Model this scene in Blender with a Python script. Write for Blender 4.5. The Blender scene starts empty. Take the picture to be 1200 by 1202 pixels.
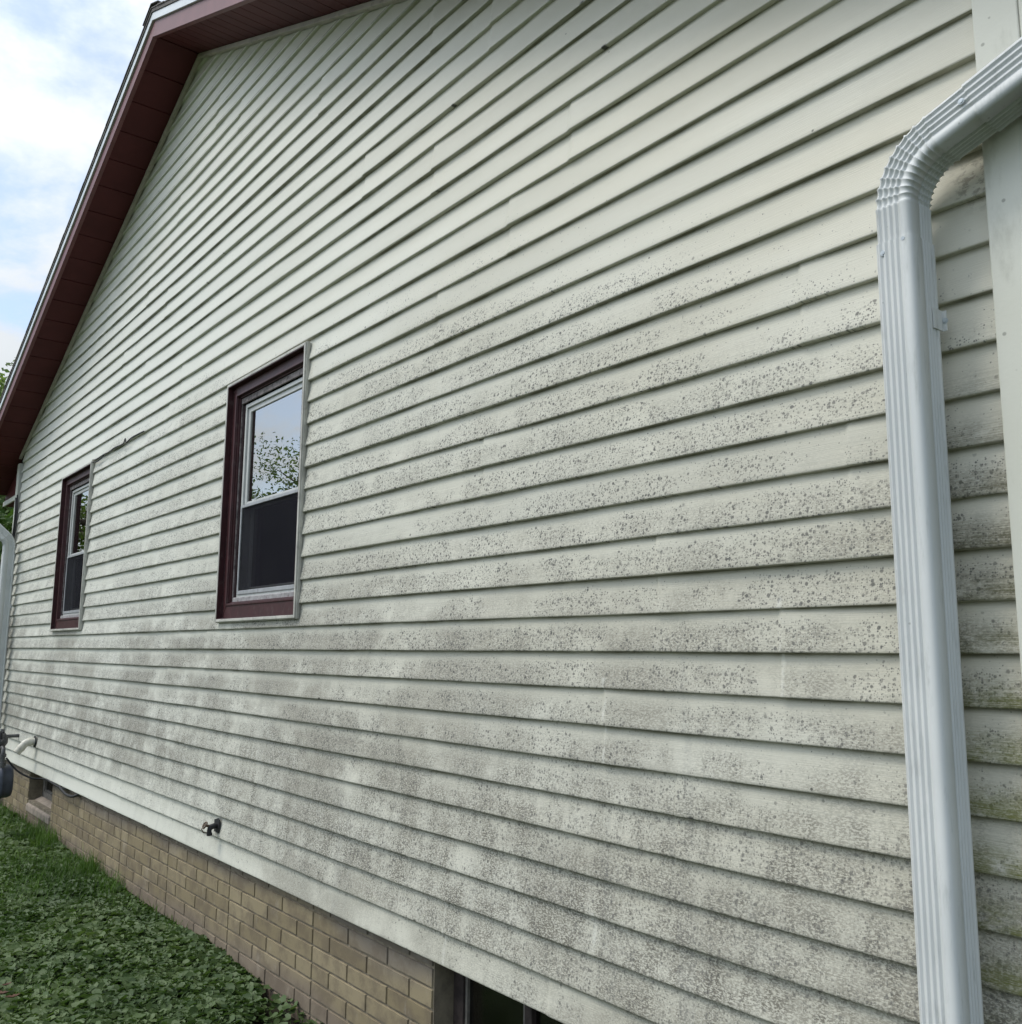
import bpy, bmesh, math, random
import numpy as np
from mathutils import Vector, Matrix, noise
random.seed(7); rng = np.random.default_rng(7)
S = bpy.context.scene; C = S.collection
R = math.radians

# ------------------------------------------------------------------ camera
YAW, PITCH, ROLL, F = 0.899281, 0.149597, 0.0068508, 1086.89
f = Vector((-math.sin(YAW)*math.cos(PITCH), math.cos(YAW)*math.cos(PITCH), math.sin(PITCH)))
r = Vector((math.cos(YAW), math.sin(YAW), 0)); u = r.cross(f)
r2 = r*math.cos(ROLL)+u*math.sin(ROLL); u2 = -r*math.sin(ROLL)+u*math.cos(ROLL)
cam = bpy.data.objects.new('camera', bpy.data.cameras.new('camera')); C.objects.link(cam)
cam.matrix_world = Matrix(((r2.x, u2.x, -f.x, 0), (r2.y, u2.y, -f.y, 0), (r2.z, u2.z, -f.z, 1.5), (0, 0, 0, 1)))
cam.data.sensor_fit = 'VERTICAL'; cam.data.sensor_height = 36; cam.data.lens = 36*F/1202
cam.data.clip_start = 0.02; cam.data.clip_end = 3000
S.camera = cam

# ------------------------------------------------------------------ sky, sun, exposure
SUN_EL, SUN_AZ = R(56), R(212)          # azimuth clockwise from +y: behind and left of the camera
sd = Vector((math.sin(SUN_AZ)*math.cos(SUN_EL), math.cos(SUN_AZ)*math.cos(SUN_EL), math.sin(SUN_EL)))
w = bpy.data.worlds.new('World'); S.world = w; w.use_nodes = True
nt = w.node_tree; nt.nodes.clear()
def WN(t, **k):
    n = nt.nodes.new(t)
    for a, b in k.items(): setattr(n, a, b)
    return n
def WL(a, b): nt.links.new(a, b)
out = WN('ShaderNodeOutputWorld'); bg = WN('ShaderNodeBackground'); bg.inputs['Strength'].default_value = 0.10
sky = WN('ShaderNodeTexSky', sky_type='NISHITA', sun_disc=False, sun_elevation=SUN_EL, sun_rotation=SUN_AZ)
sky.air_density = 1.0; sky.dust_density = 1.5
tc = WN('ShaderNodeTexCoord'); sx = WN('ShaderNodeSeparateXYZ'); WL(tc.outputs['Generated'], sx.inputs[0])
def wm(op, a, b=None, clamp=False):
    n = WN('ShaderNodeMath', operation=op, use_clamp=clamp)
    for i, v in enumerate((a, b)):
        if v is None: continue
        if isinstance(v, (int, float)): n.inputs[i].default_value = v
        else: WL(v, n.inputs[i])
    return n.outputs[0]
zc = wm('MAXIMUM', sx.outputs[2], 0.0)
den = wm('ADD', zc, 0.22)
cx = wm('DIVIDE', sx.outputs[0], den); cy = wm('DIVIDE', sx.outputs[1], den)
cv = WN('ShaderNodeCombineXYZ'); WL(cx, cv.inputs[0]); WL(cy, cv.inputs[1]); cv.inputs[2].default_value = 3.7
n1 = WN('ShaderNodeTexNoise'); n1.inputs['Scale'].default_value = 1.9; n1.inputs['Detail'].default_value = 7; n1.inputs['Roughness'].default_value = 0.55
n1.inputs['Distortion'].default_value = 0.25
WL(cv.outputs[0], n1.inputs['Vector'])
n2 = WN('ShaderNodeTexNoise'); n2.inputs['Scale'].default_value = 5.2; n2.inputs['Detail'].default_value = 6; n2.inputs['Roughness'].default_value = 0.6
WL(cv.outputs[0], n2.inputs['Vector'])
cr = WN('ShaderNodeMapRange', interpolation_type='SMOOTHSTEP'); cr.inputs[1].default_value = 0.45; cr.inputs[2].default_value = 0.58
mixn = wm('ADD', wm('MULTIPLY', n1.outputs[0], 0.72), wm('MULTIPLY', n2.outputs[0], 0.28))
WL(mixn, cr.inputs[0])
cr.inputs[3].default_value = 0.22; cr.inputs[4].default_value = 1.0
# cloud brightness: brighter overhead and towards the veiled sun (overcast luminance gradient)
dt = WN('ShaderNodeVectorMath', operation='DOT_PRODUCT'); WL(tc.outputs['Generated'], dt.inputs[0]); dt.inputs[1].default_value = sd
glow = wm('POWER', wm('MAXIMUM', dt.outputs['Value'], 0.0), 3.0)
lum = wm('ADD', wm('ADD', 5.9, wm('MULTIPLY', zc, 2.8)), wm('MULTIPLY', glow, 17.0))
cshade = wm('ADD', 0.92, wm('MULTIPLY', n2.outputs[0], 0.16))
lum = wm('MULTIPLY', lum, cshade)
cc = WN('ShaderNodeVectorMath', operation='SCALE'); cc.inputs[0].default_value = (0.93, 0.985, 1.03); WL(lum, cc.inputs['Scale'])
mx = WN('ShaderNodeMixRGB'); WL(cr.outputs[0], mx.inputs[0])
skb = WN('ShaderNodeVectorMath', operation='SCALE'); WL(sky.outputs[0], skb.inputs[0]); skb.inputs['Scale'].default_value = 2.3
WL(skb.outputs[0], mx.inputs[1]); WL(cc.outputs[0], mx.inputs[2])
WL(mx.outputs[0], bg.inputs['Color']); WL(bg.outputs[0], out.inputs['Surface'])
sl = bpy.data.lights.new('sun', 'SUN'); sl.energy = 1.5; sl.angle = R(18); sl.color = (1.0, 0.955, 0.87)
so = bpy.data.objects.new('sun', sl); C.objects.link(so); so.rotation_euler = sd.to_track_quat('Z', 'Y').to_euler()
S.view_settings.view_transform = 'Standard'; S.view_settings.look = 'None'; S.view_settings.exposure = 0.10; S.view_settings.gamma = 1.0
S.render.engine = 'CYCLES'; S.cycles.max_bounces = 8; S.cycles.transparent_max_bounces = 12

# ------------------------------------------------------------------ helpers
class NT:
    def __init__(s, name, rough=0.6, spec=0.4):
        s.m = bpy.data.materials.new(name); s.m.use_nodes = True; s.t = s.m.node_tree
        s.b = s.t.nodes['Principled BSDF']; s.b.inputs['Roughness'].default_value = rough
        s.b.inputs['Specular IOR Level'].default_value = spec
        s.tc = s.t.nodes.new('ShaderNodeTexCoord')
    def put(s, sock, v):
        if v is None: return
        if hasattr(v, 'links'): s.t.links.new(v, sock)
        else:
            if isinstance(v, tuple) and len(v) == 3 and sock.type == 'RGBA': v = v+(1,)
            sock.default_value = v
    def math(s, op, a, b=None, c=None, clamp=False):
        n = s.t.nodes.new('ShaderNodeMath'); n.operation = op; n.use_clamp = clamp
        for i, v in enumerate((a, b, c)): s.put(n.inputs[i], v)
        return n.outputs[0]
    def obj(s): return s.tc.outputs['Object']
    def mapv(s, scale=(1, 1, 1), loc=(0, 0, 0), vec=None):
        n = s.t.nodes.new('ShaderNodeMapping'); s.put(n.inputs['Vector'], vec or s.obj())
        n.inputs['Scale'].default_value = scale; n.inputs['Location'].default_value = loc
        return n.outputs[0]
    def noise(s, vec, scale=1, detail=3, rough=0.5, dist=0):
        n = s.t.nodes.new('ShaderNodeTexNoise'); s.put(n.inputs['Vector'], vec)
        n.inputs['Scale'].default_value = scale; n.inputs['Detail'].default_value = detail
        n.inputs['Roughness'].default_value = rough; n.inputs['Distortion'].default_value = dist
        return n.outputs[0]
    def vor(s, vec, scale=1, feature='F1', rnd=1.0):
        n = s.t.nodes.new('ShaderNodeTexVoronoi'); n.feature = feature; s.put(n.inputs['Vector'], vec)
        n.inputs['Scale'].default_value = scale; n.inputs['Randomness'].default_value = rnd
        return n
    def mr(s, v, a, b, c=0.0, d=1.0, smooth=True):
        n = s.t.nodes.new('ShaderNodeMapRange'); n.interpolation_type = 'SMOOTHSTEP' if smooth else 'LINEAR'
        for i, x in enumerate((v, a, b, c, d)): s.put(n.inputs[i], x)
        return n.outputs[0]
    def mix(s, fac, a, b, blend='MIX'):
        n = s.t.nodes.new('ShaderNodeMixRGB'); n.blend_type = blend
        s.put(n.inputs[0], fac); s.put(n.inputs[1], a); s.put(n.inputs[2], b); return n.outputs[0]
    def ramp(s, fac, pts):
        n = s.t.nodes.new('ShaderNodeValToRGB'); s.put(n.inputs[0], fac); e = n.color_ramp.elements
        while len(e) < len(pts): e.new(0.5)
        for i, (p, c) in enumerate(pts): e[i].position = p; e[i].color = tuple(c)+(1,)
        return n.outputs[0]
    def bump(s, h, dist=0.001, strength=1.0, normal=None):
        n = s.t.nodes.new('ShaderNodeBump'); s.put(n.inputs['Height'], h); n.inputs['Distance'].default_value = dist
        n.inputs['Strength'].default_value = strength
        if normal is not None: s.put(n.inputs['Normal'], normal)
        return n.outputs[0]
    def done(s, col=None, bump=None, rough=None):
        if col is not None: s.put(s.b.inputs['Base Color'], col)
        if bump is not None: s.put(s.b.inputs['Normal'], bump)
        if rough is not None: s.put(s.b.inputs['Roughness'], rough)
        return s.m

def simple(name, col, rough=0.5, var=0.12, scale=8.0, bump=0.0, metal=0.0, dirt=None, spec=0.4):
    m = NT(name, rough, spec); m.b.inputs['Metallic'].default_value = metal
    n = m.noise(m.obj(), scale, 6, 0.6)
    a = tuple(c*(1-var) for c in col); b = tuple(min(1, c*(1+var)) for c in col)
    c = m.mix(m.mr(n, 0.3, 0.7), a, b)
    if dirt:
        d = m.noise(m.mapv((1, 1, 0.5)), scale*3, 8, 0.65)
        c = m.mix(m.mr(d, 0.52, 0.72, 0, dirt[1]), c, dirt[0])
    bm = m.bump(m.noise(m.obj(), scale*25, 4, 0.6), bump) if bump else None
    return m.done(c, bm)

class MB:
    """collects shapes, then links them as ONE mesh object"""
    def __init__(s): s.v = []; s.f = []; s.sm = []
    def add(s, vs, fs, smooth=False):
        o = len(s.v); s.v += [tuple(a) for a in vs]; s.f += [tuple(i+o for i in q) for q in fs]; s.sm += [smooth]*len(fs)
    def box(s, a, b):
        x0, y0, z0 = a; x1, y1, z1 = b
        s.add([(x0,y0,z0),(x1,y0,z0),(x1,y1,z0),(x0,y1,z0),(x0,y0,z1),(x1,y0,z1),(x1,y1,z1),(x0,y1,z1)],
              [(0,3,2,1),(4,5,6,7),(0,1,5,4),(1,2,6,5),(2,3,7,6),(3,0,4,7)])
    def loft(s, rings, smooth=True, cap=True, closed=True):
        n = len(rings[0]); vs = [p for rg in rings for p in rg]; fs = []
        for i in range(len(rings)-1):
            for j in range(n if closed else n-1):
                k = (j+1) % n; fs.append((i*n+j, i*n+k, (i+1)*n+k, (i+1)*n+j))
        s.add(vs, fs, smooth)
        if cap and closed:
            s.add(rings[0], [tuple(reversed(range(n)))]); s.add(rings[-1], [tuple(range(n))])
    def tube(s, pts, rad, n=10, cap=True):
        P = [Vector(p) for p in pts]; rings = []; up = Vector((0.13, 0.21, 0.97)); prev = None
        for i, p in enumerate(P):
            t = (P[min(i+1, len(P)-1)]-P[max(i-1, 0)]).normalized()
            a = prev if prev is not None else (up if abs(t.dot(up)) < .9 else Vector((1, .1, 0)))
            a = (a-t*a.dot(t)).normalized(); prev = a; b = t.cross(a)
            rr = rad[i] if isinstance(rad, (list, tuple)) else rad
            rings.append([tuple(p+a*math.cos(2*math.pi*j/n)*rr+b*math.sin(2*math.pi*j/n)*rr) for j in range(n)])
        s.loft(rings, True, cap)
    def cyl(s, a, b, ra, rb=None, n=20): s.tube([a, b], [ra, ra if rb is None else rb], n)
    def build(s, name, mat, parent=None, bevel=0, angle=35, loc=None):
        me = bpy.data.meshes.new(name); me.from_pydata(s.v, [], s.f); me.update()
        me.polygons.foreach_set('use_smooth', s.sm)
        me.materials.append(mat); o = bpy.data.objects.new(name, me); C.objects.link(o)
        if parent: o.parent = parent
        if bevel:
            m = o.modifiers.new('bevel', 'BEVEL'); m.width = bevel; m.segments = 2; m.limit_method = 'ANGLE'; m.angle_limit = R(angle)
        return o
def tag(o, label=None, cat=None, group=None, kind=None):
    if label: o['label'] = label
    if cat: o['category'] = cat
    if group: o['group'] = group
    if kind: o['kind'] = kind
    return o
def empty(name, loc, label, cat, group=None):
    o = bpy.data.objects.new(name, None); C.objects.link(o); o.location = loc; o.empty_display_size = 0.1
    o['off'] = 0; del o['off']
    return tag(o, label, cat, group)
def smooth01(t): t = max(0, min(1, t)); return t*t*(3-2*t)

def spline(pts, n=8):
    out_ = []; P_ = [Vector(p) for p in pts]; P_ = [P_[0]]+P_+[P_[-1]]
    for i in range(1, len(P_)-2):
        for j in range(n):
            t = j/n; a, b, c, d = P_[i-1:i+3]
            out_.append(0.5*((2*b)+(c-a)*t+(2*a-5*b+4*c-d)*t*t+(3*b-3*c+d-a)*t**3))
    out_.append(P_[-2]); return out_
# ------------------------------------------------------------------ dimensions
YW = 1.8233                     # plane of the siding butts
P = 0.1016; Z0 = 1.5024         # course height, butt line number 0
XL, XR = -10.13, -0.762         # siding between the corner boards
AX, AZ = -5.53, 5.291           # gable apex where soffit meets wall
ML, MR = 0.404, 0.430           # slopes
YF = 1.538                      # front of rake soffit
EL, ER = -10.95, -0.10          # eave ends
def rake(x): return AZ-(ML*(AX-x) if x < AX else MR*(x-AX))
def xlim(z): return AX-(AZ-z)/ML, AX+(AZ-z)/MR

# ------------------------------------------------------------------ materials
def siding_material():
    m = NT('weathered_vinyl_siding', 0.55, 0.35); o = m.obj()
    sep = m.t.nodes.new('ShaderNodeSeparateXYZ'); m.put(sep.inputs[0], o); x, y, z = sep.outputs
    q = m.math('DIVIDE', m.math('SUBTRACT', z, Z0-0.0004), P); n = m.math('FLOOR', q); v = m.math('SUBTRACT', q, n)
    wn = m.t.nodes.new('ShaderNodeTexWhiteNoise'); wn.noise_dimensions = '1D'; m.put(wn.inputs['W'], n); crs = wn.outputs['Value']
    # noise shifted per course so that the marks break at each butt
    cvn = m.t.nodes.new('ShaderNodeCombineXYZ'); m.put(cvn.inputs[0], x); m.put(cvn.inputs[1], m.math('MULTIPLY', n, 3.17)); m.put(cvn.inputs[2], z)
    cv = cvn.outputs[0]
    base = m.mix(m.mr(m.noise(m.mapv((0.6, 1, 2)), 1.5, 4), 0.3, 0.7), (0.550, 0.530, 0.435), (0.600, 0.588, 0.500))
    tone = m.mix(crs, (0.95, 0.95, 0.95), (1.03, 1.03, 1.03)); base = m.mix(1.0, base, tone, 'MULTIPLY')
    # paler toward the far (left) end
    base = m.mix(m.mr(x, -0.8, -7.0, 0, 0.75), base, (0.69, 0.70, 0.625))
    # --- where mould grows
    big = m.noise(m.mapv((0.55, 1, 1.1)), 1.3, 4, 0.6)
    hi = m.mr(m.math('ADD', z, m.math('MULTIPLY', m.math('SUBTRACT', big, 0.5), 1.6)), 3.10, 2.35)       # fades upward
    hr = m.mr(m.math('ADD', m.math('MULTIPLY', m.math('ADD', x, 2.6), 0.45), z), 3.25, 2.4)          # clean upper right
    lowc = m.math('MAXIMUM', m.mr(z, 0.50, 0.62, 0.25, 1.0), m.mr(x, -3.1, -2.2, 0, 0.8))
    lowl = m.math('MAXIMUM', m.mr(z, 0.55, 0.95), m.mr(x, -7.0, -2.6))
    under = m.math('MULTIPLY', m.math('MULTIPLY', hi, hr), m.math('MULTIPLY', lowc, m.mr(lowl, 0, 1, 0.3, 1)))
    # sheltered strip under the windows stays cleaner
    vmask = m.mr(v, 0.97, 0.38)
    vmask2 = m.math('MAXIMUM', vmask, m.mr(z, 1.55, 0.95, 0, 0.8))
    gz = m.math('MULTIPLY', under, vmask2)
    courseamt = m.mr(crs, 0, 1, 0.55, 1.25, False)
    # --- speckles, three sizes
    clump = m.noise(cv, 3.2, 5, 0.65); clump = m.mr(clump, 0.38, 0.60, 0.08, 1.0)
    clump2 = m.mr(m.noise(m.mapv((1, 1, 1.5), (3, 0, 5)), 1.1, 4, 0.6), 0.34, 0.58, 0.45, 1)
    dens = m.math('MULTIPLY', m.math('MULTIPLY', gz, clump), m.math('MULTIPLY', courseamt, clump2))
    def dots(scale, rmax, k, off):
        vv = m.vor(m.mapv((1, 0.02, 1), off, None), scale)
        rs = m.t.nodes.new('ShaderNodeSeparateColor'); m.put(rs.inputs[0], vv.outputs['Color'])
        wob = m.noise(m.mapv((1, 1, 1), off), scale*2.2, 3, 0.65)
        rad = m.math('MULTIPLY', m.math('POWER', rs.outputs[0], 1.2), rmax)
        on = m.math('LESS_THAN', rs.outputs[1], m.math('MULTIPLY', dens, k))
        d = m.math('ADD', vv.outputs['Distance'], m.math('MULTIPLY', m.math('SUBTRACT', wob, 0.5), 0.42))
        disc = m.mr(d, rad, m.math('ADD', m.math('MULTIPLY', rad, 0.55), -0.02), 0, 1)
        disc = m.math('MULTIPLY', disc, m.mr(rs.outputs[2], 0, 1, 0.45, 1, False))
        return m.math('MULTIPLY', disc, on)
    d1 = dots(98, 0.66, 2.4, (0.3, 0, 0.7)); d2 = dots(210, 0.72, 3.4, (1.1, 0, 2.3)); d3 = dots(52, 0.36, 0.40, (4.2, 0, 1.9))
    # --- grey film: mottled, with vertical run marks
    film = m.noise(m.mapv((1.0, 1, 0.8)), 5.5, 7, 0.68)
    streak = m.noise(m.mapv((26, 1, 2.2)), 1, 5, 0.6)
    fine = m.noise(m.mapv((120, 1, 260)), 1, 4, 0.7)
    lowz = m.mr(z, 1.85, 1.15, 0.45, 1.15)
    filmA = m.math('MULTIPLY', m.mr(film, 0.34, 0.60, 0.12, 1), m.mr(streak, 0.3, 0.60, 0.55, 1))
    filmA = m.math('MULTIPLY', m.math('MULTIPLY', filmA, m.mr(fine, 0.42, 0.56, 0.12, 1)), m.math('MULTIPLY', m.math('MULTIPLY', gz, lowz), courseamt))
    patch = m.mr(m.noise(m.mapv((0.9, 1, 1.3), (7, 0, 1)), 1.9, 6, 0.66), 0.43, 0.60)
    blot = m.math('MULTIPLY', m.math('MULTIPLY', patch, m.mr(fine, 0.30, 0.60, 0.35, 1)), m.math('MULTIPLY', m.mr(z, 2.15, 1.55), m.math('MULTIPLY', m.mr(v, 1.0, 0.45, 0.25, 1), m.mr(lowl, 0, 1, 0.15, 1))))
    # grain valleys hold the dirt
    grain = m.noise(m.mapv((7, 1, 620)), 1, 3, 0.6); gl = m.mr(grain, 0.40, 0.62)
    col = m.mix(m.math('MULTIPLY', m.math('MULTIPLY', gl, m.mr(gz, 0, 1, 0.12, 1)), 0.34), base, (0.36, 0.36, 0.31))
    col = m.mix(m.math('MULTIPLY', blot, m.mr(x, -2.0, -4.0, 0.45, 0.72)), col, (0.195, 0.180, 0.145))
    col = m.mix(m.math('MULTIPLY', filmA, 1.0), col, (0.165, 0.155, 0.125))
    col = m.mix(m.math('MULTIPLY', d2, m.mr(z, 1.0, 1.6, 0.70, 0.95)), col, (0.105, 0.104, 0.097))
    col = m.mix(m.math('MULTIPLY', d1, m.math('MULTIPLY', m.mr(z, 0.9, 1.5, 0.72, 0.95), m.mr(x, -1.2, -2.4, 0.85, 1.0))), col, (0.072, 0.072, 0.068))
    col = m.mix(m.math('MULTIPLY', d3, m.mr(x, -1.2, -2.4, 0.6, 0.85)), col, (0.075, 0.075, 0.07))
    # sparse dark specks everywhere
    vs = m.vor(m.mapv((1, 0.02, 1), (8, 0, 8)), 26); sc = m.t.nodes.new('ShaderNodeSeparateColor'); m.put(sc.inputs[0], vs.outputs['Color'])
    sp = m.math('MULTIPLY', m.math('LESS_THAN', sc.outputs[0], m.mr(gz, 0, 1, 0.006, 0.05)), m.mr(vs.outputs['Distance'], 0.12, 0.07))
    col = m.mix(m.math('MULTIPLY', sp, 0.8), col, (0.05, 0.05, 0.045))
    # run marks hanging from a few places, broad and faint
    run = m.mr(m.noise(m.mapv((9, 1, 0.7), (2, 0, 0)), 1, 5, 0.6), 0.56, 0.74)
    col = m.mix(m.math('MULTIPLY', m.math('MULTIPLY', run, m.mr(z, 2.2, 1.3)), m.math('MULTIPLY', m.mr(fine, .3, .6), 0.42)), col, (0.27, 0.27, 0.245))
    # olive grime in the laps, with the lap shadow painted into it
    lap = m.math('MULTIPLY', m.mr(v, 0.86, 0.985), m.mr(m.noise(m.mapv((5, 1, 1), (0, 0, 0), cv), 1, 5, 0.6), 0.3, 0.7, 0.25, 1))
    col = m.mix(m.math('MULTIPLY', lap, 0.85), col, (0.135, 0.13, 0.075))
    # dark crumbs hanging on the lap edges
    vc = m.vor(m.mapv((1, 0.02, 1), (1, 0, 6), cv), 21); s4 = m.t.nodes.new('ShaderNodeSeparateColor'); m.put(s4.inputs[0], vc.outputs['Color'])
    edge = m.math('MAXIMUM', m.mr(v, 0.10, 0.02), m.mr(v, 0.93, 0.985))
    cb = m.math('MULTIPLY', m.math('LESS_THAN', s4.outputs[0], 0.045), m.mr(m.math('ADD', vc.outputs['Distance'], m.math('MULTIPLY', m.noise(m.obj(), 160, 3), 0.25)), 0.42, 0.25))
    col = m.mix(m.math('MULTIPLY', m.math('MULTIPLY', cb, edge), 0.9), col, (0.035, 0.035, 0.03))
    # brown stain in the corner under the elbow
    dd = m.t.nodes.new('ShaderNodeVectorMath'); dd.operation = 'DISTANCE'; m.put(dd.inputs[0], m.obj()); dd.inputs[1].default_value = (-0.785, YW, 2.455)
    st_ = m.math('MULTIPLY', m.mr(dd.outputs['Value'], 0.085, 0.02), m.mr(m.noise(m.mapv((1, 1, 1.6)), 55, 5, 0.7), 0.47, 0.60))
    col = m.mix(m.math('MULTIPLY', st_, 0.55), col, (0.09, 0.075, 0.055))
    # scuffed paler panel ends where lengths overlap
    for sx_, z0_, z1_ in ((-1.297, 1.40, 1.63), (-1.88, 1.20, 1.43), (-2.638, 0.49, 0.72), (-1.93, 0.70, 0.80)):
        band = m.math('MULTIPLY', m.math('MULTIPLY', m.math('GREATER_THAN', z, z0_), m.math('LESS_THAN', z, z1_)), m.mr(m.math('ABSOLUTE', m.math('SUBTRACT', m.math('ADD', x, m.math('MULTIPLY', m.noise(m.obj(), 30, 2), 0.01)), sx_+0.005)), 0.011, 0.001))
        band = m.math('MULTIPLY', band, m.mr(m.noise(m.mapv((1, 1, .6)), 38, 4, 0.7), 0.38, 0.6))
        col = m.mix(m.math('MULTIPLY', band, 0.42), col, (0.66, 0.66, 0.60))
    # algae beside the downspout
    al = m.noise(m.mapv((1, 1, 1.4)), 13, 6, 0.65)
    am = m.math('MULTIPLY', m.mr(x, -1.02, -0.86), m.math('MULTIPLY', m.mr(v, 0.78, 0.12), m.mr(z, 2.25, 1.7)))
    af = m.math('MULTIPLY', m.math('MULTIPLY', am, m.mr(al, 0.30, 0.52)), m.mr(grain, 0.35, 0.6, 0.45, 1))
    alc = m.mix(m.mr(z, 1.75, 1.2), (0.10, 0.095, 0.055), (0.135, 0.145, 0.040))
    col = m.mix(m.math('MULTIPLY', m.math('MULTIPLY', af, 1.0), m.mr(fine, 0.3, 0.6, 0.65, 1)), col, alc)
    b1 = m.bump(grain, 0.0007, 1.0); b2 = m.bump(m.noise(m.obj(), 3.5, 3), 0.006, 0.35, b1)
    return m.done(col, b2, m.mr(gz, 0, 1, 0.48, 0.75))
M = {}
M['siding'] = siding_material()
def cream_material():
    m = NT('cream_vinyl_trim', 0.5); n = m.noise(m.mapv((1, 1, .35)), 14, 7, 0.65)
    c = m.mix(m.mr(m.noise(m.obj(), 2, 4), 0.3, 0.7), (0.58, 0.58, 0.50), (0.645, 0.65, 0.585))
    c = m.mix(m.mr(n, 0.52, 0.75, 0, 0.55), c, (0.33, 0.33, 0.27))
    v = m.vor(m.obj(), 60); sc = m.t.nodes.new('ShaderNodeSeparateColor'); m.put(sc.inputs[0], v.outputs['Color'])
    sp = m.math('MULTIPLY', m.math('LESS_THAN', sc.outputs[0], 0.06), m.mr(v.outputs['Distance'], 0.30, 0.15))
    c = m.mix(m.math('MULTIPLY', sp, 0.6), c, (0.16, 0.16, 0.13))
    return m.done(c, m.bump(m.noise(m.obj(), 120, 3), 0.0003))
M['cream'] = cream_material()
M['jtrim'] = simple('weathered_channel_trim', (0.47, 0.46, 0.41), 0.5, 0.2, 9, 0.0003, dirt=((0.13, 0.12, 0.10), 0.6))
M['beigetrim'] = simple('faded_beige_channel', (0.50, 0.45, 0.40), 0.55, 0.12, 7, dirt=((0.25, 0.20, 0.17), 0.5))
M['maroon'] = simple('maroon_painted_aluminium', (0.155, 0.052, 0.054), 0.5, 0.10, 5, 0.0002, dirt=((0.10, 0.05, 0.05), 0.4))
M['soffit'] = simple('maroon_soffit_panel', (0.092, 0.024, 0.025), 0.6, 0.12, 3, 0.0002, spec=0.15)  # same paint as the fascia; underside shade is put in this darker colour
M['casing'] = simple('dark_maroon_window_casing', (0.050, 0.014, 0.016), 0.5, 0.2, 12, 0.0002, dirt=((0.14, 0.11, 0.10), 0.35))
M['oldwood'] = simple('peeling_grey_wood_stop', (0.20, 0.175, 0.17), 0.8, 0.5, 30, 0.001, dirt=((0.06, 0.035, 0.035), 0.9))
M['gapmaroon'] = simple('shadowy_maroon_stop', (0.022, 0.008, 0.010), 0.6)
M['panebright'] = simple('white_pane_brightener', (0.74, 0.76, 0.76), 0.8, 0.04)  # pale backing sheet, added to brighten the upper panes
M['sillgrey'] = simple('peeling_grey_sill', (0.30, 0.29, 0.29), 0.7, 0.25, 30, 0.0008, dirt=((0.10, 0.05, 0.05), 0.8))
M['curtain'] = simple('grey_curtain', (0.42, 0.42, 0.45), 0.9)
M['blackgap'] = simple('black_gap_shade', (0.012, 0.011, 0.012), 0.8)
M['winwhite'] = simple('white_vinyl_sash', (0.50, 0.51, 0.49), 0.4, 0.06, 10, dirt=((0.24, 0.24, 0.22), 0.4))
M['wingrey'] = simple('grey_aluminium_screen_frame', (0.34, 0.35, 0.36), 0.42, 0.12, 14, dirt=((0.14, 0.14, 0.14), 0.5))
M['drip'] = simple('white_drip_edge', (0.62, 0.66, 0.68), 0.4, 0.06, 4, dirt=((0.35, 0.37, 0.37), 0.4))
def shingle_material():
    m = NT('asphalt_shingles', 0.95, 0.1); b = m.t.nodes.new('ShaderNodeTexBrick'); m.put(b.inputs['Vector'], m.mapv((1, 1, 1)))
    b.inputs['Scale'].default_value = 1; b.inputs['Brick Width'].default_value = 0.33; b.inputs['Row Height'].default_value = 0.14
    b.inputs['Mortar Size'].default_value = 0.006
    b.inputs['Color1'].default_value = (.10, .095, .09, 1); b.inputs['Color2'].default_value = (.15, .14, .13, 1); b.inputs['Mortar'].default_value = (.03, .03, .03, 1)
    c = m.mix(m.mr(m.noise(m.obj(), 250, 2), .35, .65, 0, .5), b.outputs['Color'], (.22, .21, .20))
    return m.done(c, m.bump(m.noise(m.obj(), 300, 2), 0.001))
M['shingle'] = shingle_material()
def spout_material():
    m = NT('white_enamelled_downspout', 0.6, 0.3)
    c = m.mix(m.mr(m.noise(m.obj(), 4, 5), 0.3, 0.7), (0.565, 0.585, 0.575), (0.635, 0.65, 0.635))
    n = m.noise(m.mapv((1, 1, .15)), 60, 6, 0.7)
    c = m.mix(m.mr(n, 0.52, 0.74, 0, 0.5), c, (0.34, 0.36, 0.34))
    v = m.vor(m.obj(), 70); sc = m.t.nodes.new('ShaderNodeSeparateColor'); m.put(sc.inputs[0], v.outputs['Color'])
    c = m.mix(m.math('MULTIPLY', m.math('LESS_THAN', sc.outputs[0], 0.04), m.mr(v.outputs['Distance'], 0.2, 0.1, 0, .5)), c, (.2, .21, .2))
    return m.done(c, m.bump(m.noise(m.obj(), 18, 3), 0.0006, .6), m.mr(n, .4, .7, .5, .7))
M['spout'] = spout_material()
M['screw'] = simple('painted_screw', (0.42, 0.46, 0.48), 0.35, 0.2, 60, metal=0.3)
M['soot'] = simple('dark_sealant', (0.035, 0.033, 0.03), 0.9, 0.4, 80)
M['seal'] = simple('elbow_seam_shadow_line', (0.25, 0.28, 0.30), 0.6, 0.2, 60)
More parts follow.
